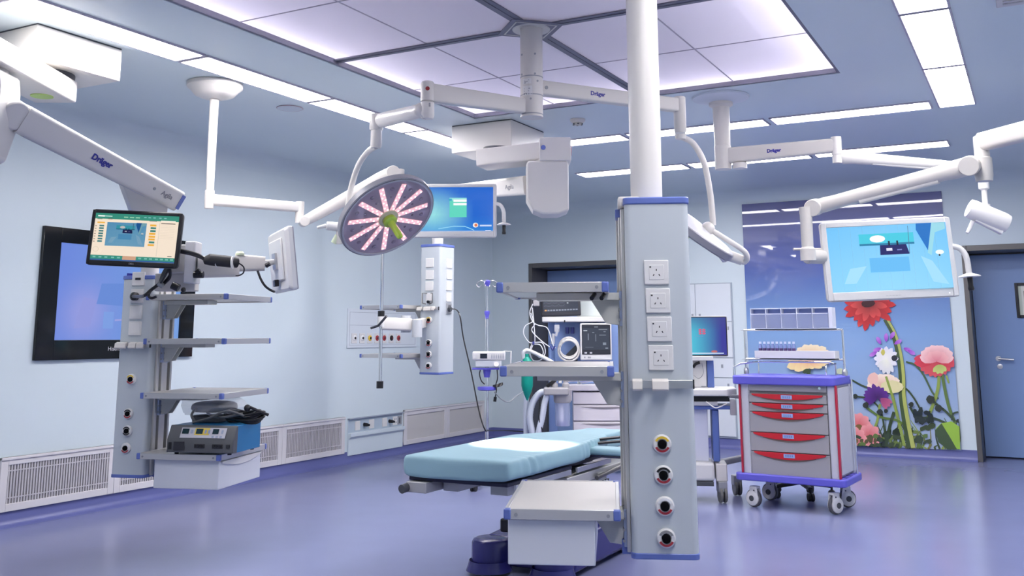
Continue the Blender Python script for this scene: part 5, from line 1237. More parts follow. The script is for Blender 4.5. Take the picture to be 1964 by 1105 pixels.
# absorber
c0 = ap(1071, 745, -.12); T = TA
ab = MB(T); zt_, zm, zl_ = ap(0, 743, -.12).z, ap(0, 757, -.12).z, ap(0, 774, -.12).z
ab.box(ap(1043, 750, -.12).x, ap(1091, 750, -.12).x, -.24, .0, zm, zt_); o_ = ab.build('absorber_head', mgrey, ana, bevel=.014, seg=3)
MB(T).lathe([(.075, zl_+.01), (.085, zl_+.03), (.085, zm)], (ap(1070, 0, -.12).x, -.12, 0)).build('canister_collar', mgrey, ana, bevel=.003)
cz = ap(0, 815, -.12).z
MB(T).lathe([(.066, cz), (.070, cz+.01), (.072, zl_+.01)], (ap(1070, 0, -.12).x, -.12, 0)).build('canister', mat('clear canister', (.62, .66, .85), .06, alpha=.35), ana)
MB(T).cyl((ap(1068, 0, -.12).x, -.12, cz+.01), (ap(1068, 0, -.12).x, -.12, zl_), .02).build('canister_core', mat('core white', (.75, .76, .85), .3), ana)
MB(T).cyl((ap(1070, 0, -.12).x, -.12, cz+.005), (ap(1070, 0, -.12).x, -.12, cz+.04), .045).build('canister_filter', mat('filter violet', (.2, .2, .42), .4), ana)
for px, py in ((1056, 737), (1076, 736)): MB(T).lathe([(.034, zt_), (.034, zt_+.03), (.02, zt_+.045), (.02, zt_+.07)], (ap(px, 0, -.12).x, -.12, 0)).build('valve_dome', mgrey, ana)
q = ap(1055, 729, -.15); MB(T).ball((q.x, -.15, q.z), .018, 12).build('pressure_gauge', white2, ana); q = ap(1062, 732, -.15); MB(T).tube([(q.x+.03, -.14, q.z+.03), (q.x-.03, -.15, q.z-.02), (q.x-.06, -.12, q.z-.04)], .018).build('valve_knob', black, ana)
q0, q1 = ap(1080, 731, -.1), ap(1143, 727, -.1); m = MB(T); m.cyl((q0.x, -.1, q0.z), (q1.x-.15, -.1, q0.z+.01), .014); m.cyl((q1.x-.16, -.1, q0.z), (q1.x, -.1, q1.z), .022); m.cyl((q1.x-.16, -.1, q0.z-.03), (q1.x-.16, -.1, q0.z+.05), .02); m.build('bag_arm', chrome, ana)
m = MB(T); m.box(ap(1083, 765, -.02).x, ap(1097, 765, -.02).x, -.04, .0, ap(0, 768, -.02).z, ap(0, 748, -.02).z); m.build('absorber_mount', mach, ana, bevel=.004)
def hose(pts, r, name, m_, corr=True, d=None):
    p = smoothpts(pts, 10); rs = [r*(1+.07*(i % 2)) for i in range(len(p))] if corr else r
    return MB(T).tube(p, rs, 12).build(name, m_, ana)
hz = mat('corrugated hose', (.60, .64, .72), .4)
A3 = lambda px, py, y=-.14: (lambda q: (q.x, y, q.z))(ap(px, py, y))
hose([A3(1050, 752), A3(1036, 754), A3(1022, 772), A3(1016, 800), A3(1020, 825), A3(1024, 850)], .030, 'breathing_hose', hz)
hose([A3(1049, 758, -.18), A3(1044, 775, -.18), A3(1040, 800, -.18), A3(1034, 825, -.18), A3(1030, 850, -.18)], .028, 'breathing_hose', hz)
hose([A3(1036, 762, -.2), A3(1034, 790, -.2), A3(1034, 805, -.2), A3(1040, 825, -.2), A3(1043, 840, -.2)], .006, 'sample_line', black, False)
hose([A3(1009, 760, -.1), A3(1008, 800, -.1), A3(1009, 850, -.1)], .022, 'breathing_hose', hz)
hose([A3(1004, 676, -.2), A3(1012, 672, -.2), A3(1035, 682, -.2), A3(1062, 697, -.2), A3(1075, 712, -.12), A3(1074, 735, -.12)], .018, 'bag_hose', white2, False)
MB(T).cyl(A3(1003, 674, -.2), A3(1004, 688, -.2), .02).build('bag_elbow', mat('elbow grey', (.5, .52, .55), .4), ana)
gx = A3(1007, 0, -.2)[0]; zg_ = lambda y: ap(0, y, -.2).z
MB(T).lathe([(.018, zg_(681)), (.018, zg_(686)), (.045, zg_(693)), (.056, zg_(705)), (.056, zg_(740)), (.040, zg_(752)), (.012, zg_(765)), (.004, zg_(768))], (gx, -.2, 0), n=24).build('breathing_bag', mat('bag green', (.0, .30, .22), .4), ana)
wt = mat('cable white', (.66, .67, .70), .4)
for pts in ([(1022, 583), (1016, 600), (1022, 617), (1032, 624), (1050, 630), (1060, 660), (1066, 668)], [(1021, 590), (1024, 620), (1026, 650), (1024, 657), (1014, 656), (1004, 640), (1008, 625), (1022, 616), (1018, 600)], [(1026, 622), (1020, 634), (1034, 650), (1052, 664), (1060, 668)], [(1024, 657), (1040, 658), (1046, 675), (1038, 690), (1024, 692), (1016, 680), (1022, 662)], [(1022, 660), (1036, 662), (1042, 676), (1036, 686), (1028, 680)], [(1020, 660), (1016, 676), (1024, 694), (1034, 696)]):
    hose([A3(x, y, -.16) for x, y in pts], .005, 'sensor_cable', wt, False)
MB(T).box(A3(1016, 0)[0], A3(1034, 0)[0], -.15, -.02, ap(0, 580, -.14).z, ap(0, 560, -.14).z).build('cable_hub', white2, ana, bevel=.008)
MB(T).box(A3(1019, 0)[0], A3(1030, 0)[0], -.17, -.05, ap(0, 592, -.14).z, ap(0, 581, -.14).z).build('cable_hub', mgrey, ana, bevel=.006)
m = MB(T); m.cyl(A3(1023, 655, -.17), A3(1023, 661, -.17), .010); m.tube([A3(1056, 664, -.17), A3(1060, 672, -.17), A3(1064, 664, -.17)], .010); m.build('cable_clip', mat('clip navy', (.05, .06, .25), .4), ana)
m = MB(T); m.box(A3(1057, 0)[0], A3(1066, 0)[0], -.10, -.02, ap(0, 640).z, ap(0, 627).z); m.cyl(A3(1062, 640, -.1), A3(1060, 660, -.1), .018); m.cyl(A3(1071, 630, -.12), A3(1066, 645, -.12), .012); m.build('cuff_coupling', mat('coupling grey', (.45, .46, .50), .4), ana)
for px in (1088, 1098): MB(T).cyl(A3(px, 628, .10), A3(px, 640, .10), .018).build('blue_knob', mat('clip navy'), ana)
cl = thing('cable_coil', 'thick coil of cream tubing hung beside the smaller dark monitor', 'cable coil', TA @ Vector(A3(1091, 668, -.02)), YAW0)
m = MB(T); cpt = A3(1091, 668, -.0)
for r_, dz, y_ in ((.098, 0, -.01), (.088, -.012, -.035), (.104, -.02, -.03), (.094, .01, .0)):
    pts = [(cpt[0]+r_*math.cos(2*PI*k/28), y_+.004*math.sin(3*k), cpt[2]+dz+r_*math.sin(2*PI*k/28)) for k in range(29)]; m.tube(pts, .009, 8)
m.build('coil', mat('tubing cream', (.62, .60, .58), .4), cl)
m = MB(T); m.prism([A3(1084, 682, .06), A3(1106, 660, .06), A3(1108, 694, .06), A3(1086, 694, .06)], (0, .04, 0)); m.build('coil_bracket', dark, cl)
# patient monitor
Tp = TA @ Matrix.Translation(A3(1143, 655.5, -.06)); w_, h_ = 61*9.2/F, 71*9.2/F
pm = bpy.data.objects.new('patient_monitor', None); COL.objects.link(pm); pm.matrix_world = Tp; WM[pm.name] = Tp; tag(pm, 'upright patient monitor with a dark screen and white frame left of the near pendant', 'patient monitor')
MB(Tp).box(-w_/2, w_/2, .0, .12, -h_/2, h_/2).build('monitor_case', white2, pm, bevel=.012, seg=3)
MB(Tp).box(-w_/2+.016, w_/2-.012, -.006, .0, -h_/2+.055, h_/2-.012).build('screen_frame', mat('screen frame'), pm, bevel=.003)
pc = Pic(Tp @ Matrix.Translation((-w_/2+.022, -.0065, -h_/2+.10)), w_-.042, h_-.125); pc.rect(0, 0, 1, 1, srgb(60, 66, 80)); pc.rect(0, .9, 1, 1, srgb(48, 52, 64))
for u, v, a, b in ((.04, .78, .14, .04), (.2, .40, .03, .28), (.48, .35, .02, .3), (.62, .6, .25, .02), (.6, .84, .32, .012), (.78, .74, .08, .03), (.36, .7, .08, .025), (.75, .2, .12, .1), (.84, .04, .1, .05), (.1, .1, .3, .012), (.44, .94, .14, .02)): pc.rect(u, v, u+a, v+b, srgb(135, 145, 160) if v < .75 else srgb(190, 200, 210))
pc.build('screen', scr, pm)
m = MB(Tp)
for u in (-.10, -.05): m.box(u-.012, u+.012, -.008, -.005, -h_/2+.063, -h_/2+.078)
m.build('soft_key', mat('key light', (.5, .5, .52), .4), pm)
m = MB(Tp)
for u in (-.11, -.075, -.06): m.box(u-.006, u+.006, -.003, .001, -h_/2+.02, -h_/2+.035)
m.build('printed_icon', midg, pm)
# ------------------------------------------------------------------ things on the left wall
WLT = lambda y, z, x=RX0: Matrix(((0, -1, 0, x), (1, 0, 0, y), (0, 0, 1, z), (0, 0, 0, 1)))   # local x along +Y (to the right as seen), -y into the room
ga = mat('grille white', (.66, .64, .65), .45); gs = mat('grille slat', (.50, .48, .50), .5)
LG = ['nearest return air grille, low on the left wall under the wall screen', 'second return air grille low on the left wall, behind the left supply pendant', 'third return air grille low on the left wall, behind the pendant drawer', 'farthest slatted return air grille, left of the low outlet panel']
for k in range(4):
    ya = 4.42+.955*k; T = WLT(ya, .105); w_, h_ = .953, .368
    g = thing('air_grille', LG[k], 'air grille', (RX0, ya+w_/2, .105), 0, 'return air grilles')
    f = MB(T); e, et, eb = .055, .055, .052
    for q in ((0, e, 0, h_), (w_-e, w_, 0, h_), (e, w_-e, 0, eb), (e, w_-e, h_-et, h_)): f.box(q[0], q[1], -.022, 0, q[2], q[3])
    f.box(0, w_, -.030, 0, h_-.02, h_)
    f.build('grille_frame', ga, g, bevel=.003)
    MB(T).box(e, w_-e, -.003, 0, eb, h_-et).build('grille_back', mat('grille shade', (.10, .10, .11), .7), g)
    s = MB(T); n = 38
    for i in range(n):
        u = e+(w_-2*e)*(i+.5)/n; s.box(u-.0062, u+.0062, -.016, -.004, eb, h_-et)
    for zz_ in (.15, .85): s.box(e, w_-e, -.0185, -.016, eb+(h_-et-eb)*zz_-.004, eb+(h_-et-eb)*zz_+.004)
    s.build('slats', gs, g, smooth=0)
# low outlet recess
a, b = 8.30, 9.285; T = WLT(a, .075); w_ = b-a
op = thing('outlet_panel', 'pale sloping outlet panel with sockets, low on the left wall between the grilles', 'outlet panel', (RX0, (a+b)/2, .075))
pale = mat('panel pale blue', (.62, .70, .74), .4)
m = MB(T); m.prism([(0, 0, 0), (0, -.02, 0), (0, -.022, .165), (0, -.05, .19), (0, -.052, .225), (0, -.008, .225), (0, -.006, .365), (0, 0, .365)], (w_, 0, 0)); m.build('panel_body', pale, op, bevel=.002)
MB(T).box(.004, w_-.004, -.0095, -.004, .228, .364).build('recess_back', mat('recess shade blue grey', (.40, .48, .56), .5), op)  # recess back darkened, its shade is put into the colour
MB(T).box(0, w_, -.034, 0, .366, .376).build('panel_hood', mat('hood shadow grey', (.30, .34, .42), .5), op)  # dark strip holds the shadow along the recess top in its colour
for u0, u1, grey in ((.115, .20, 0), (.36, .45, 0), (.60, .69, 0), (.80, .885, 2), (.895, .97, 1)):
    u0, u1 = u0*w_/.985, u1*w_/.985
    s_ = MB(T).box(u0, u1, -.016, -.004, .245, .338).build('wall_socket', midg if grey == 1 else white2, op, bevel=.003)
    if grey == 2:
        h = MB(T)
        for x in (.35, .65):
            for z in (.275, .31): h.box(u0+(u1-u0)*x-.006, u0+(u1-u0)*x+.006, -.0175, -.0155, z-.006, z+.006)
        h.build('socket_hole', dark, s_)
    if grey == 1: MB(T).box(u0+.02, u0+.04, -.018, -.0155, .26, .32).build('socket_port', dark, s_)
for u in (.275, .735): MB(T).tube([(u, -.006, .295), (u, -.05, .293), (u+.03, -.06, .29)], [.02, .018, .01]).build('earth_plug', black, op)
# blank access panels to the right of it
for k, (ya, yb) in enumerate(((9.31, 10.22), (10.222, 11.13))):
    T = WLT(ya, .085); w_ = yb-ya; h_ = .385
    g = thing('access_panel', ('cream framed access panel low on the left wall, next to the outlet panel', 'cream framed access panel low in the room corner behind the infusion stand')[k], 'wall panel', (RX0, (ya+yb)/2, .085), 0, 'cream access panels')
    f = MB(T)
    for q in ((0, .06, 0, h_), (w_-.06, w_, 0, h_), (.06, w_-.06, 0, .05), (.06, w_-.06, h_-.06, h_)): f.box(q[0], q[1], -.022, 0, q[2], q[3])
    f.box(0, w_, -.03, 0, h_-.02, h_); f.build('panel_frame', ga, g, bevel=.003)
    MB(T).box(.06, w_-.06, -.010, 0, .05, h_-.06).build('panel_door', mat('panel cream', (.56, .54, .52), .5), g)
# gas outlet panel
T = WLT(8.25, 1.175); w_, h_ = 1.30, .415
gp = thing('gas_panel', 'pale wall panel with a row of seven coloured gas outlets behind the chrome pole', 'gas panel', (RX0, 8.9, 1.175))
MB(T).box(0, w_, -.012, 0, 0, h_).build('panel_plate', mat('panel off white', (.64, .69, .73), .4), gp, bevel=.003)
m = MB(T); lg = mat('panel line', (.36, .40, .46), .5)
for q in ((.03, w_-.03, .375, .379), (.03, w_-.03, .238, .242), (.03, w_-.03, .028, .031), (.03, .033, .03, .377), (w_-.033, w_-.03, .03, .377)): m.box(q[0], q[1], -.0135, -.0115, q[2], q[3])
m.build('panel_groove', lg, gp)
for i, (t, b) in enumerate((('white', 'white'), ('white', 'black'), ('yellow', 'yellow'), ('red', 'red'), ('red', 'red'), ('black', 'red'), ('red', 'red'))):
    q = Px((679, 694, 708.5, 722.5, 736, 750, 763.5)[i], 648.5, RX0+.012); Tq = WLT(q.y, q.z, RX0+.012)
    pl_ = MB(Tq).box(-.045, .045, -.006, 0, -.055, .05).build('outlet_plate', white2, gp, bevel=.003)
    r = .03; MB(Tq).lathe([(r, .006), (r, .012), (r*.8, .016), (r*.45, .016)], (0, 0, 0), (0, -1, 0), 22).build('outlet_ring', mat('outlet '+t, OUT[t]), pl_)
    MB(Tq).lathe([(r*.45, .010), (r*.42, .022)], (0, 0, 0), (0, -1, 0), 16).build('outlet_bore', blackm if i < 3 else mat('bore red', (.12, .03, .04), .4), pl_)
# big wall screen
T = WLT(4.605, 1.132); w_, h_ = 1.492, .980
tv = thing('wall_screen', 'large black framed screen recessed on the left wall, showing a blue floor view', 'wall screen', (RX0, 5.35, 1.132))
gl = mat('screen frame gloss', (.006, .007, .008), .08)
m = MB(T)
for q in ((0, .15, 0, h_), (w_-.15, w_, 0, h_), (.15, w_-.15, 0, .145), (.15, w_-.15, .868, h_)): m.box(q[0], q[1], -.03, 0, q[2], q[3])
m.build('screen_frame', gl, tv, bevel=.003)
pc = Pic(T @ Matrix.Translation((.15, -.012, .145)), w_-.30, .723)
pc.grid(lambda u, v: lerp(lerp(srgb(112, 142, 232), srgb(125, 168, 235), u), srgb(160, 165, 235), max(0, math.exp(-((u-.22)/.16)**2-((v-.28)/.28)**2))), 12, 10)
pc.poly([(.30, .38), (.62, .36), (.62, .62), (.33, .60)], srgb(108, 146, 226)); pc.poly([(.14, .12), (.26, .14), (.30, .42), (.2, .45)], srgb(152, 160, 232))
pc.rect(.36, .12, .44, .30, srgb(130, 166, 238)); pc.poly([(.45, .20), (1, .26), (1, .28), (.45, .22)], srgb(165, 170, 235))
pc.poly([(.515, .57), (.86, .57), (.84, .73), (.525, .73)], srgb(30, 32, 130)); pc.rect(.58, .63, .62, .68, srgb(190, 200, 240))
pc.rect(.26, .84, .90, .97, srgb(70, 196, 218)); pc.ell(.42, .91, .07, .05, srgb(240, 240, 250))
pc.build('screen', picmat('wall screen light', .85, .12), tv)
text('lettering', 'Hisense', .045, T @ Matrix.Translation((.695, -.031, .075)), mat('screen lettering', (.45, .45, .47), .4), tv)

# ------------------------------------------------------------------ electrosurgical unit on the lowest shelf
TA_ = wm(A); zs = zA[3]+.0005
eb0, eb1 = .30, .635
unit = thing('electrosurgical_unit', 'dark fronted electrosurgical unit with a blue casing on the lowest left shelf', 'electrosurgical unit', TA_ @ Vector((.45, .1, zs)), R(17))
ub = mat('unit blue', (.015, .16, .36), .35); ug = mat('unit grey', (.09, .095, .10), .45)
def sf(px, py, y=-.13):
    o_ = iA @ CAM; d = iA.to_3x3() @ ray(px, py); t = (y-o_.y)/d.y; return o_+d*t
fl_, fr_ = sf(322, 855), sf(449, 860); hz_ = sf(330, 816).z-zs; x0, x1 = fl_.x, fr_.x
MB(TA_).box(x0+.004, x1-.004, -.09, .22, zs+.012, zs+hz_).build('casing', ub, unit, bevel=.004)
m = MB(TA_); m.prism([(x0, -.09, zs+.010), (x0, -.145, zs+.014), (x0, -.145, zs+hz_*.52), (x0, -.105, zs+hz_), (x0, -.085, zs+hz_)], (x1-x0, 0, 0)); m.build('front_panel', ug, unit, bevel=.004)
pT = TA_ @ Matrix.Translation((x0, -.1462, zs+hz_*.54)) @ Matrix.Rotation(-math.atan2(.04, hz_*.48), 4, 'X')
ph = hz_*.46; pw_ = x1-x0
sl2 = MB(pT)
MB(pT).box(pw_*.19, pw_*.87, -.003, .0, .008, ph-.006).build('control_strip', mat('control silver', (.48, .48, .52), .4), unit)
MB(pT).box(pw_*.40, pw_*.62, -.0042, -.003, ph*.34, ph-.008).build('yellow_field', mat('control yellow', (.68, .50, .06), .4), unit)
for u0, u1 in ((.21, .31), (.42, .52), (.67, .76)): MB(pT).box(pw_*u0, pw_*u1, -.006, -.004, ph*.42, ph*.82).build('display', mat('unit display', (.01, .03, .035), .15), unit)
k_ = MB(pT)
for u in (.34, .55, .60, .80): k_.box(pw_*u, pw_*u+.012, -.006, -.004, ph*.46, ph*.74)
for u in (.67, .73, .79): k_.box(pw_*u, pw_*u+.014, -.005, -.003, ph*.14, ph*.28)
k_.build('control_key', mat('key blue grey', (.28, .33, .45), .4), unit)
fT = TA_ @ Matrix.Translation((x0, -.1455, zs+.014)); fh = hz_*.50
MB(fT).box(pw_*.03, pw_*.075, -.003, .001, fh*.2, fh*.7).build('power_switch', black, unit)
MB(fT).rbar((pw_*.19, -.003, fh*.15), (pw_*.19, -.003, fh*.75), pw_*.16, .006, rad=.49, up=(0, 1, 0)).build('pad_port', mat('port dark', (.03, .03, .035), .4), unit)
for u in (.50, .77):
    p_ = MB(fT).box(pw_*(u-.08), pw_*(u+.08), -.005, .001, fh*.32, fh*.62).build('cable_port', mat('port dark'), unit, bevel=.003)
    h = MB(fT)
    for d in (-.05, 0, .05): h.cyl((pw_*(u+d), -.005, fh*.47), (pw_*(u+d), -.008, fh*.47), .008, n=12)
    h.build('port_ring', black, p_)
MB(fT).box(pw_*.90, pw_*.95, -.004, .001, fh*.35, fh*.58).build('cable_port', mat('port dark'), unit)
for u in (.1, .9):
    for y in (-.10, .19): MB(TA_).cyl((x0+pw_*u, y, zs), (x0+pw_*u, y, zs+.013), .012).build('foot', blackm, unit)
# bagged foot pedal and coiled cables lying on top of it
zt_ = zs+hz_
bag = thing('bagged_foot_pedal', 'dark foot pedal in a crinkled clear bag on top of the electrosurgical unit', 'foot pedal', TA_ @ Vector(((x0+x1)/2, .1, zt_)), R(17))
m = MB(TA_); pr = [(-.02, .0), (.02, -.10), (.10, -.12), (.22, -.10), (.27, .02), (.25, .14), (.12, .18), (.0, .12)]
cx_, cy2 = x0+.03, .10; hs_ = [(.9, .005), (1.0, .05), (.98, .10), (.7, .135)]
pts0 = [(x*1.0+cx_, y+cy2) for x, y in pr]; mx_ = sum(p[0] for p in pts0)/8; my_ = sum(p[1] for p in pts0)/8
m = MB(TA_); m.rings([[(mx_+(x-mx_)*s, my_+(y-my_)*s, zt_+.055+z*.55) for x, y in pts0] for s, z in hs_]); m.build('foot_pedal', mat('pedal dark', (.03, .035, .05), .35), bag, subd=1)
m = MB(TA_); rr = random.Random(5); rg = []
for s, z in ((.6, .035), (1.08, .045), (1.2, .09), (1.12, .14), (.8, .17), (.3, .178)):
    rg.append([(mx_+.0+(math.cos(2*PI*k/22)*.165*s+rr.uniform(-.012, .012))-.0, my_+math.sin(2*PI*k/22)*.15*s+rr.uniform(-.012, .012), zt_+.02+z*.85+rr.uniform(-.008, .008)) for k in range(22)])
m.rings(rg); m.build('clear_bag', mat('clear film', (.75, .77, .80), .35, alpha=.28, spec=.8), bag, smooth=0)
m = MB(TA_); m.box(mx_-.10, mx_+.08, my_-.08, my_+.06, zt_+.001, zt_+.045); m.build('pedal_base', dark, bag, bevel=.01)
cb_ = thing('cable_bundle', 'black coiled cables piled on the right of the electrosurgical unit', 'cable bundle', TA_ @ Vector((x1, .12, zt_)), R(17))
m = MB(TA_); xc_ = x1-.05
for k in range(7):
    r0 = .085+.010*(k % 3); pts = [(xc_+.0+r0*1.25*math.cos(2*PI*j/22+.3*k), 0.08+r0*.55*math.sin(2*PI*j/22+.3*k), zt_+.014+.009*k+.012*math.sin(2*PI*j/11+k)) for j in range(23)]; m.tube(pts, .0075, 8)
m.build('coil', black, cb_)
m = MB(TA_); m.tube(smoothpts([(xc_+.02, .06, zt_+.08), (xc_+.06, .02, zt_+.10), (xc_+.11, .05, zt_+.075), (xc_+.16, .08, zt_+.05)], 5), .009, 8); m.ball((xc_+.05, .02, zt_+.095), .022, 10); m.build('plug', black, cb_)
m = MB(TA_)
m.tube(smoothpts([(x0+.13, -.06, zt_+.012), (x0+.10, -.05, zt_+.06), (x0+.12, .02, zt_+.10), (x0+.20, .0, zt_+.05), (x1-.12, -.04, zt_+.045), (x1-.03, .02, zt_+.06)], 6), .008, 8)
m.tube(smoothpts([(x0+.12, -.07, zt_+.012), (x0+.22, -.06, zt_+.04), (x1-.10, -.05, zt_+.08), (x1-.01, .0, zt_+.05)], 6), .007, 8); m.build('loose_cable', mat('cable dark grey', (.08, .085, .09), .45), cb_)
# plug and cable bunch beside the left pendant sockets
pp = onface((263, 569), iA, A)
ks = thing('power_lead', 'black plug and looped lead hanging beside the left supply pendant sockets', 'power lead', wm(A) @ Vector((pp.x, -.02, pp.z)))
MB(wm(A)).lathe([(.022, .0095), (.026, .015), (.026, .04), (.014, .05)], (pp.x, 0, pp.z), (0, -1, 0)).build('plug', black, ks)
m = MB(); d5 = 5.62
m.tube(smoothpts([wm(A) @ Vector((pp.x, -.045, pp.z)), P(275, 568, d5), P(290, 556, d5), P(303, 546, d5), P(312, 535, d5), P(318, 520, d5-.02), P(322, 508, d5-.02)], 5), .010, 8)
for k in range(4):
    m.tube(smoothpts([P(305, 548, d5-.01), P(310+2*k, 530, d5-.02*k), P(318+2.5*k, 516-k, d5-.02*k), P(326, 526+2*k, d5-.015*k), P(314, 543+k, d5-.01)], 5), .007, 8)
m.tube(smoothpts([P(290, 556, d5), P(285, 566, d5-.02), P(290, 572, d5-.03), P(300, 569, d5-.03)], 4), .008, 8)
m.build('lead', black, ks)
MB().tube([P(304, 543, d5-.02), P(313, 549, d5-.02)], .016).build('lead_tie', midg, ks)

# ------------------------------------------------------------------ small ceiling things
q = Pz(1108, 229, HC)
o = thing('smoke_detector', 'small pale smoke detector on the ceiling right of the lamp column', 'smoke detector', (q.x, q.y, HC))
MB().lathe([(.062, HC-.001), (.06, HC-.015), (.045, HC-.03)], (q.x, q.y, 0)).build('detector_base', warmw, o); MB().lathe([(.040, HC-.03), (.036, HC-.044), (.01, HC-.048)], (q.x, q.y, 0)).build('detector_head', mat('detector cream', (.52, .50, .42), .5), o)
m = MB()
for a in range(6): m.box(q.x+.036*math.cos(a*PI/3)-.006, q.x+.036*math.cos(a*PI/3)+.006, q.y+.036*math.sin(a*PI/3)-.006, q.y+.036*math.sin(a*PI/3)+.006, HC-.046, HC-.037)
m.build('detector_vent', dark, o)
q = Pz(556, 207, HC)
o = thing('ceiling_speaker', 'flat round speaker in the ceiling near the left wall', 'ceiling speaker', (q.x, q.y, HC))
MB().lathe([(.095, HC-.001), (.095, HC-.006), (.08, HC-.010), (.02, HC-.010)], (q.x, q.y, 0), n=36).build('speaker_cover', mat('speaker blue grey', (.48, .54, .60), .5), o)
MB().lathe([(.096, HC-.0005), (.100, HC-.004), (.096, HC-.007), (.092, HC-.004)], (q.x, q.y, 0), n=36, cap=False).build('speaker_rim', mat('rim rose', (.48, .38, .42), .5), o)
q = Pz(1911, 9, HC)
o = thing('ceiling_vent', 'pale square vent at the top right corner of the ceiling', 'ceiling vent', (q.x+.15, q.y-.15, HC))
MB().box(q.x, q.x+.32, q.y-.32, q.y, HC-.02, HC-.0005).build('vent_frame', mat('vent pale', (.55, .54, .56), .5), o, bevel=.004)
m = MB()
for k in range(6): m.box(q.x+.03, q.x+.29, q.y-.29+.045*k, q.y-.27+.045*k, HC-.024, HC-.02)
m.build('vent_slats', mat('vent slat', (.45, .44, .46), .5), o)

# ------------------------------------------------------------------ cabinet set in the back wall
X0, X1 = -4.16, -3.155
cab = thing('wall_cabinet', 'pale flush cabinet in the back wall behind the computer cart', 'wall cabinet', ((X0+X1)/2, RY1, .125))
cp2 = mat('cabinet white blue', (.66, .70, .74), .38)
z_top = 1.915
MB().box(X0-.0, X1, RY1-.018, RY1-.0005, .12, z_top).build('cabinet_frame', mat('cabinet groove', (.36, .41, .47), .5), cab)
xm_ = -3.60
def cdoor(x0, x1, z0, z1, name, grip=None):
    d = MB().box(x0, x1, RY1-.030, RY1-.018, z0, z1).build(name, cp2, cab, bevel=.002)
    if grip: MB().box(grip[0]-.012, grip[0]+.012, RY1-.036, RY1-.029, grip[1]-.02, grip[1]+.02).build('door_latch', mat('latch grey', (.3, .32, .36), .4), d, bevel=.002)
    return d
cdoor(X0+.012, xm_-.004, 1.46, z_top-.012, 'cabinet_door', (xm_-.04, 1.53)); cdoor(xm_+.004, X1-.012, 1.46, z_top-.012, 'cabinet_door', (xm_+.05, 1.53))
cdoor(X0+.012, xm_-.004, 1.04, 1.452, 'cabinet_door'); cdoor(xm_+.004, X1-.012, 1.04, 1.452, 'cabinet_door', (X1-.06, 1.38))
cdoor(X0+.012, xm_-.004, .81, 1.03, 'cabinet_drawer'); cdoor(xm_+.004, X1-.012, .81, 1.03, 'cabinet_drawer', (xm_+.30, .94))
cdoor(X0+.012, xm_-.004, .14, .80, 'cabinet_door'); cdoor(xm_+.004, X1-.012, .14, .80, 'cabinet_door', (X1-.08, .72))

# ------------------------------------------------------------------ flower mural
MX0, MX1, MZ0, MZ1 = -2.992, -.803, .108, 2.838; MW, MH = MX1-MX0, MZ1-MZ0
mural = thing('mural', 'tall glossy wall mural of garden flowers against a blue sky', 'mural', ((MX0+MX1)/2, RY1, MZ0))
MB().box(MX0, MX1, RY1-.014, RY1-.0005, MZ0, MZ1).build('backing_board', navy, mural)
pc = Pic(Matrix.Translation((MX0, RY1-.0145, MZ0)), MW, MH, .00012)
def uv(px, py): q = Py(px, py, RY1-.0145); return ((q.x-MX0)/MW, (q.z-MZ0)/MH)
top_, mid_, low_, bot_ = srgb(50, 60, 128), srgb(62, 84, 158), srgb(124, 160, 206), srgb(166, 182, 206)
def sky(u, v):
    c = lerp(bot_, low_, min(1, v/.45)) if v < .45 else (lerp(low_, mid_, min(1, (v-.45)/.27)) if v < .72 else lerp(mid_, top_, (v-.72)/.28))
    return c
pc.grid(sky, 8, 30)
rm = random.Random(11)
def clampuv(p): return (min(.999, max(.001, p[0])), min(.999, max(.001, p[1])))
def blob(px, py, ax_, ay_, col, n=14, jit=.15, rot=0):
    pts = []
    for k in range(n):
        a = 2*PI*k/n; r = 1+rm.uniform(-jit, jit); x, y = ax_*r*math.cos(a), ay_*r*math.sin(a)
        pts.append(clampuv(uv(px+x*math.cos(rot)-y*math.sin(rot), py+x*math.sin(rot)+y*math.cos(rot))))
    pc.poly(pts, col)
def petal(px, py, ang, L, w_, c0, c1):
    """petal from (px,py) pointing at ang (degrees, image sense, 0 right, 90 down)"""
    ca, sa = math.cos(R(ang)), math.sin(R(ang)); pts = []; cols = []
    for t, s in ((0, .25), (.3, .85), (.65, 1), (.88, .6), (1, .08), (.88, -.6), (.65, -1), (.3, -.85), (0, -.25)):
        pts.append(clampuv(uv(px+L*t*ca-w_*s*sa/2, py+L*t*sa+w_*s*ca/2))); cols.append(lerp(c0, c1, t))
    pc.poly(pts, c0, cols)
def stem(pts, w0, col, w1=None): pc.stroke([clampuv(uv(*p)) for p in [tuple(q)[:2] for q in smoothpts([(x, y, 0) for x, y in pts], 6)]], w0*.0062, col, (w1 or w0)*.0062)
dg, mg, lg_, yg = srgb(52, 70, 40), srgb(92, 118, 52), srgb(140, 160, 70), srgb(176, 184, 96)
# undergrowth
for k in range(70):
    x = rm.uniform(1630, 1838); y = rm.uniform(800, 858); stem([(x, 862), (x+rm.uniform(-8, 8), (y+862)/2), (x+rm.uniform(-16, 16), y)], rm.uniform(2, 4.5), rm.choice([dg, mg, lg_, srgb(70, 88, 48), srgb(120, 120, 60)]), 1)
for k in range(40):
    blob(rm.uniform(1632, 1790), rm.uniform(815, 858), rm.uniform(3, 9), rm.uniform(4, 10), rm.choice([dg, mg, srgb(60, 76, 44), srgb(110, 130, 60), srgb(38, 52, 34)]), 8, .3, rm.uniform(0, 3))
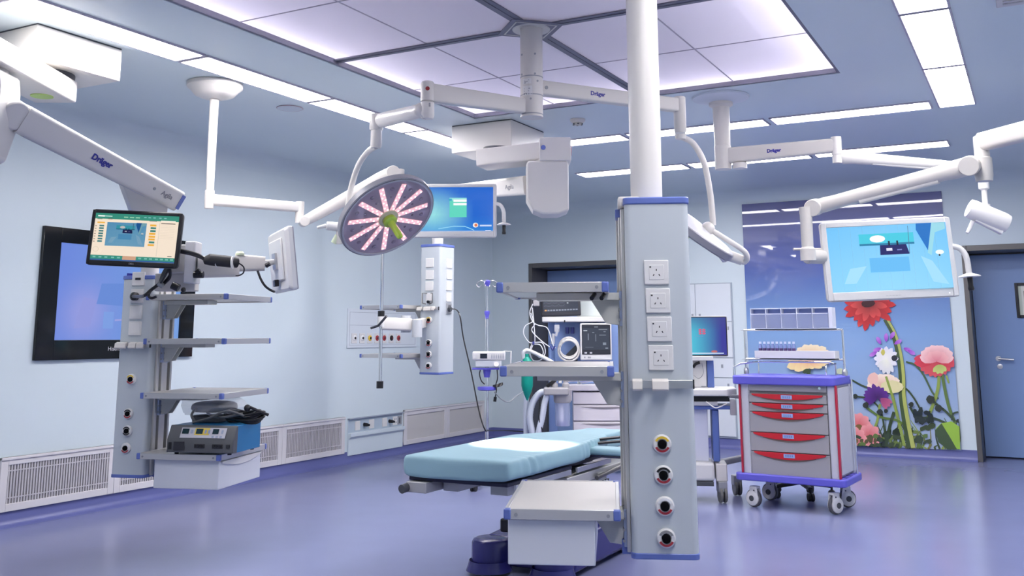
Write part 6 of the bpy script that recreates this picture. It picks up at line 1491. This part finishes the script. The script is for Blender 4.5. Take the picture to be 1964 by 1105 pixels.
# thin stems
for pts, w_, c in (([(1634, 729), (1660, 742), (1690, 748), (1712, 742), (1735, 744), (1752, 762), (1768, 790)], 3, dg), ([(1738, 694), (1755, 700), (1772, 720), (1788, 752), (1800, 765)], 3, srgb(72, 96, 60)), ([(1801, 710), (1800, 740), (1792, 770), (1780, 800)], 5, lg_), ([(1806, 710), (1812, 745), (1820, 780), (1832, 812)], 5, mg), ([(1700, 722), (1712, 760), (1722, 800), (1735, 855)], 5, lg_), ([(1784, 765), (1800, 778), (1815, 790), (1832, 808)], 4, dg), ([(1642, 760), (1668, 766), (1690, 790), (1700, 850)], 3, dg), ([(1660, 780), (1690, 800), (1720, 806), (1745, 822)], 4, mg), ([(1688, 775), (1682, 810), (1665, 850)], 4, lg_), ([(1715, 790), (1706, 820), (1700, 856)], 5, dg), ([(1745, 780), (1760, 800), (1790, 802), (1822, 815)], 4, dg), ([(1815, 720), (1820, 735)], 3, lg_), ([(1838, 790), (1828, 794), (1826, 806)], 3, dg)): stem(pts, w_, c)
# main thick stem
stem([(1699, 612), (1714, 640), (1725, 680), (1730, 720), (1731, 760), (1738, 810), (1748, 860)], 9, srgb(64, 84, 44), 13); stem([(1702, 612), (1718, 642), (1728, 680), (1733, 720), (1734, 760), (1742, 810), (1752, 860)], 3.5, yg, 7)
# leaf bottom right
pc.poly([clampuv(uv(*p)) for p in ((1795, 822), (1805, 812), (1825, 808), (1841, 818), (1842, 862), (1832, 860), (1812, 848))], srgb(150, 190, 60)); pc.poly([clampuv(uv(*p)) for p in ((1793, 826), (1806, 812), (1822, 838), (1836, 862), (1818, 862), (1800, 848))], srgb(62, 84, 48))
# red gerbera at the top, mostly below the monitor
for a, L in ((-14, 44), (3, 52), (20, 47), (38, 54), (60, 40), (80, 45), (98, 54), (114, 50), (131, 44), (150, 52), (166, 50), (183, 48), (198, 44)): petal(1667, 582, a, L, 15, srgb(112, 14, 20), srgb(206, 46, 48))
for a, L in ((10, 36), (48, 34), (70, 30), (105, 36), (140, 34), (172, 36)): petal(1667, 582, a, L, 13, srgb(96, 10, 16), srgb(226, 78, 72))
for a in (215, 240, 270, 300, 325): petal(1667, 582, a, 36, 15, srgb(150, 24, 30), srgb(206, 46, 48))
blob(1666, 582, 13, 8, srgb(60, 14, 18), 12, .1)
# white / violet flower
for a in range(0, 360, 30): petal(1700, 688, a, 24, 11, srgb(240, 238, 225), srgb(225, 222, 235))
for a, L in ((60, 28), (80, 30), (100, 28), (120, 24), (140, 22)): petal(1700, 690, a, L, 10, srgb(238, 238, 220), srgb(214, 214, 220))
for x, y, a in ((1690, 660, -120), (1700, 655, -90), (1708, 650, -60), (1716, 660, -30), (1690, 668, 160), (1682, 675, 150), (1734, 668, 20), (1742, 672, 30)): petal(x, y, a, 16, 8, srgb(150, 60, 190), srgb(190, 130, 215))
blob(1716, 687, 6, 6, srgb(40, 44, 40), 10, .1); blob(1694, 676, 4, 6, srgb(200, 190, 90), 8, .1)
# pink ranunculus right
for a in range(10, 180, 16): petal(1795, 686, a, 38, 18, srgb(200, 60, 70), srgb(216, 84, 92))
for a in (0, 12, 170, 182): petal(1795, 690, a, 42, 20, srgb(196, 40, 60), srgb(214, 70, 84))
for a, L, w_ in ((188, 33, 20), (352, 33, 20), (205, 34, 22), (335, 34, 22), (225, 32, 24), (315, 32, 24), (248, 30, 24), (292, 30, 24), (270, 28, 26)): petal(1797, 690, a, L, w_, srgb(214, 112, 122), srgb(250, 208, 204))
for a, L, w_ in ((195, 24, 16), (345, 24, 16), (225, 22, 18), (315, 22, 18), (270, 20, 20)): petal(1797, 692, a, L, w_, srgb(222, 130, 138), srgb(244, 184, 182))
for a in (40, 70, 100, 130): petal(1802, 700, a, 18, 10, srgb(170, 186, 90), srgb(196, 206, 120))
# cream flower mid
for a, L, w_ in ((180, 32, 20), (0, 32, 20), (200, 33, 22), (340, 33, 22), (225, 28, 22), (315, 28, 22), (250, 24, 22), (290, 24, 22), (270, 22, 24)): petal(1695, 740, a, L, w_, srgb(222, 176, 150), srgb(248, 228, 208))
blob(1712, 742, 22, 12, srgb(222, 214, 160), 12, .1); blob(1675, 726, 10, 12, srgb(236, 190, 176), 10, .1)
stem([(1700, 722), (1712, 760), (1722, 800)], 4, lg_)
# violet dark flower
for a in (150, 170, 190, 205, 225, 250, 275, 300, 330, 350, 10, 30): petal(1684, 762, a, 28 if 140 < a < 260 else 22, 11, srgb(60, 20, 90), srgb(96, 46, 140))
for a in (20, 40, 60): petal(1690, 764, a, 24, 9, srgb(150, 60, 110), srgb(190, 96, 130))
# buds
for x, y, r_ in ((1641, 760, 5), (1661, 777, 6), (1785, 766, 8), (1800, 783, 7), (1748, 776, 5), (1700, 788, 4), (1688, 790, 6), (1838, 807, 4)): blob(x, y, r_, r_, srgb(44, 52, 40), 10, .12)
for k in range(14): blob(1768+rm.uniform(-20, 22), 798+rm.uniform(-12, 14), rm.uniform(4, 9), rm.uniform(4, 8), srgb(34, 46, 38), 8, .3)
# salmon flowers bottom left
for cx_, cy2 in ((1648, 815), (1668, 836), (1640, 842)):
    for a in range(0, 360, 40): petal(cx_, cy2, a+rm.uniform(-8, 8), 24, 17, srgb(206, 96, 100), srgb(236, 160, 160))
    blob(cx_, cy2+4, 8, 6, srgb(120, 96, 50), 10, .15)
for k in range(16): blob(rm.uniform(1636, 1690), rm.uniform(832, 858), rm.uniform(3, 7), rm.uniform(3, 7), rm.choice([dg, srgb(90, 80, 44), mg]), 7, .3)
# pale yellow flower behind the trolley shelf
for a, L, w_ in ((180, 36, 20), (0, 42, 20), (200, 38, 22), (340, 42, 22), (220, 34, 22), (320, 38, 22), (245, 32, 24), (295, 32, 24), (270, 30, 24)): petal(1556, 690, a, L, w_, srgb(226, 180, 120), srgb(244, 228, 194))
for a, L, w_ in ((175, 40, 18), (160, 44, 20), (140, 34, 18), (115, 24, 16), (60, 20, 16), (30, 30, 16), (10, 40, 18)): petal(1552, 690, a, L, w_, srgb(232, 170, 130), srgb(240, 220, 160))
stem([(1553, 708), (1552, 725), (1556, 780)], 7, dg); petal(1553, 708, 150, 14, 8, dg, dg); blob(1612, 712, 8, 6, srgb(190, 200, 170), 10, .1)
# soft reflections printed nowhere: the gloss does it
pc.build('picture', picmat('mural print', 0, .30, coat=1.0), mural)
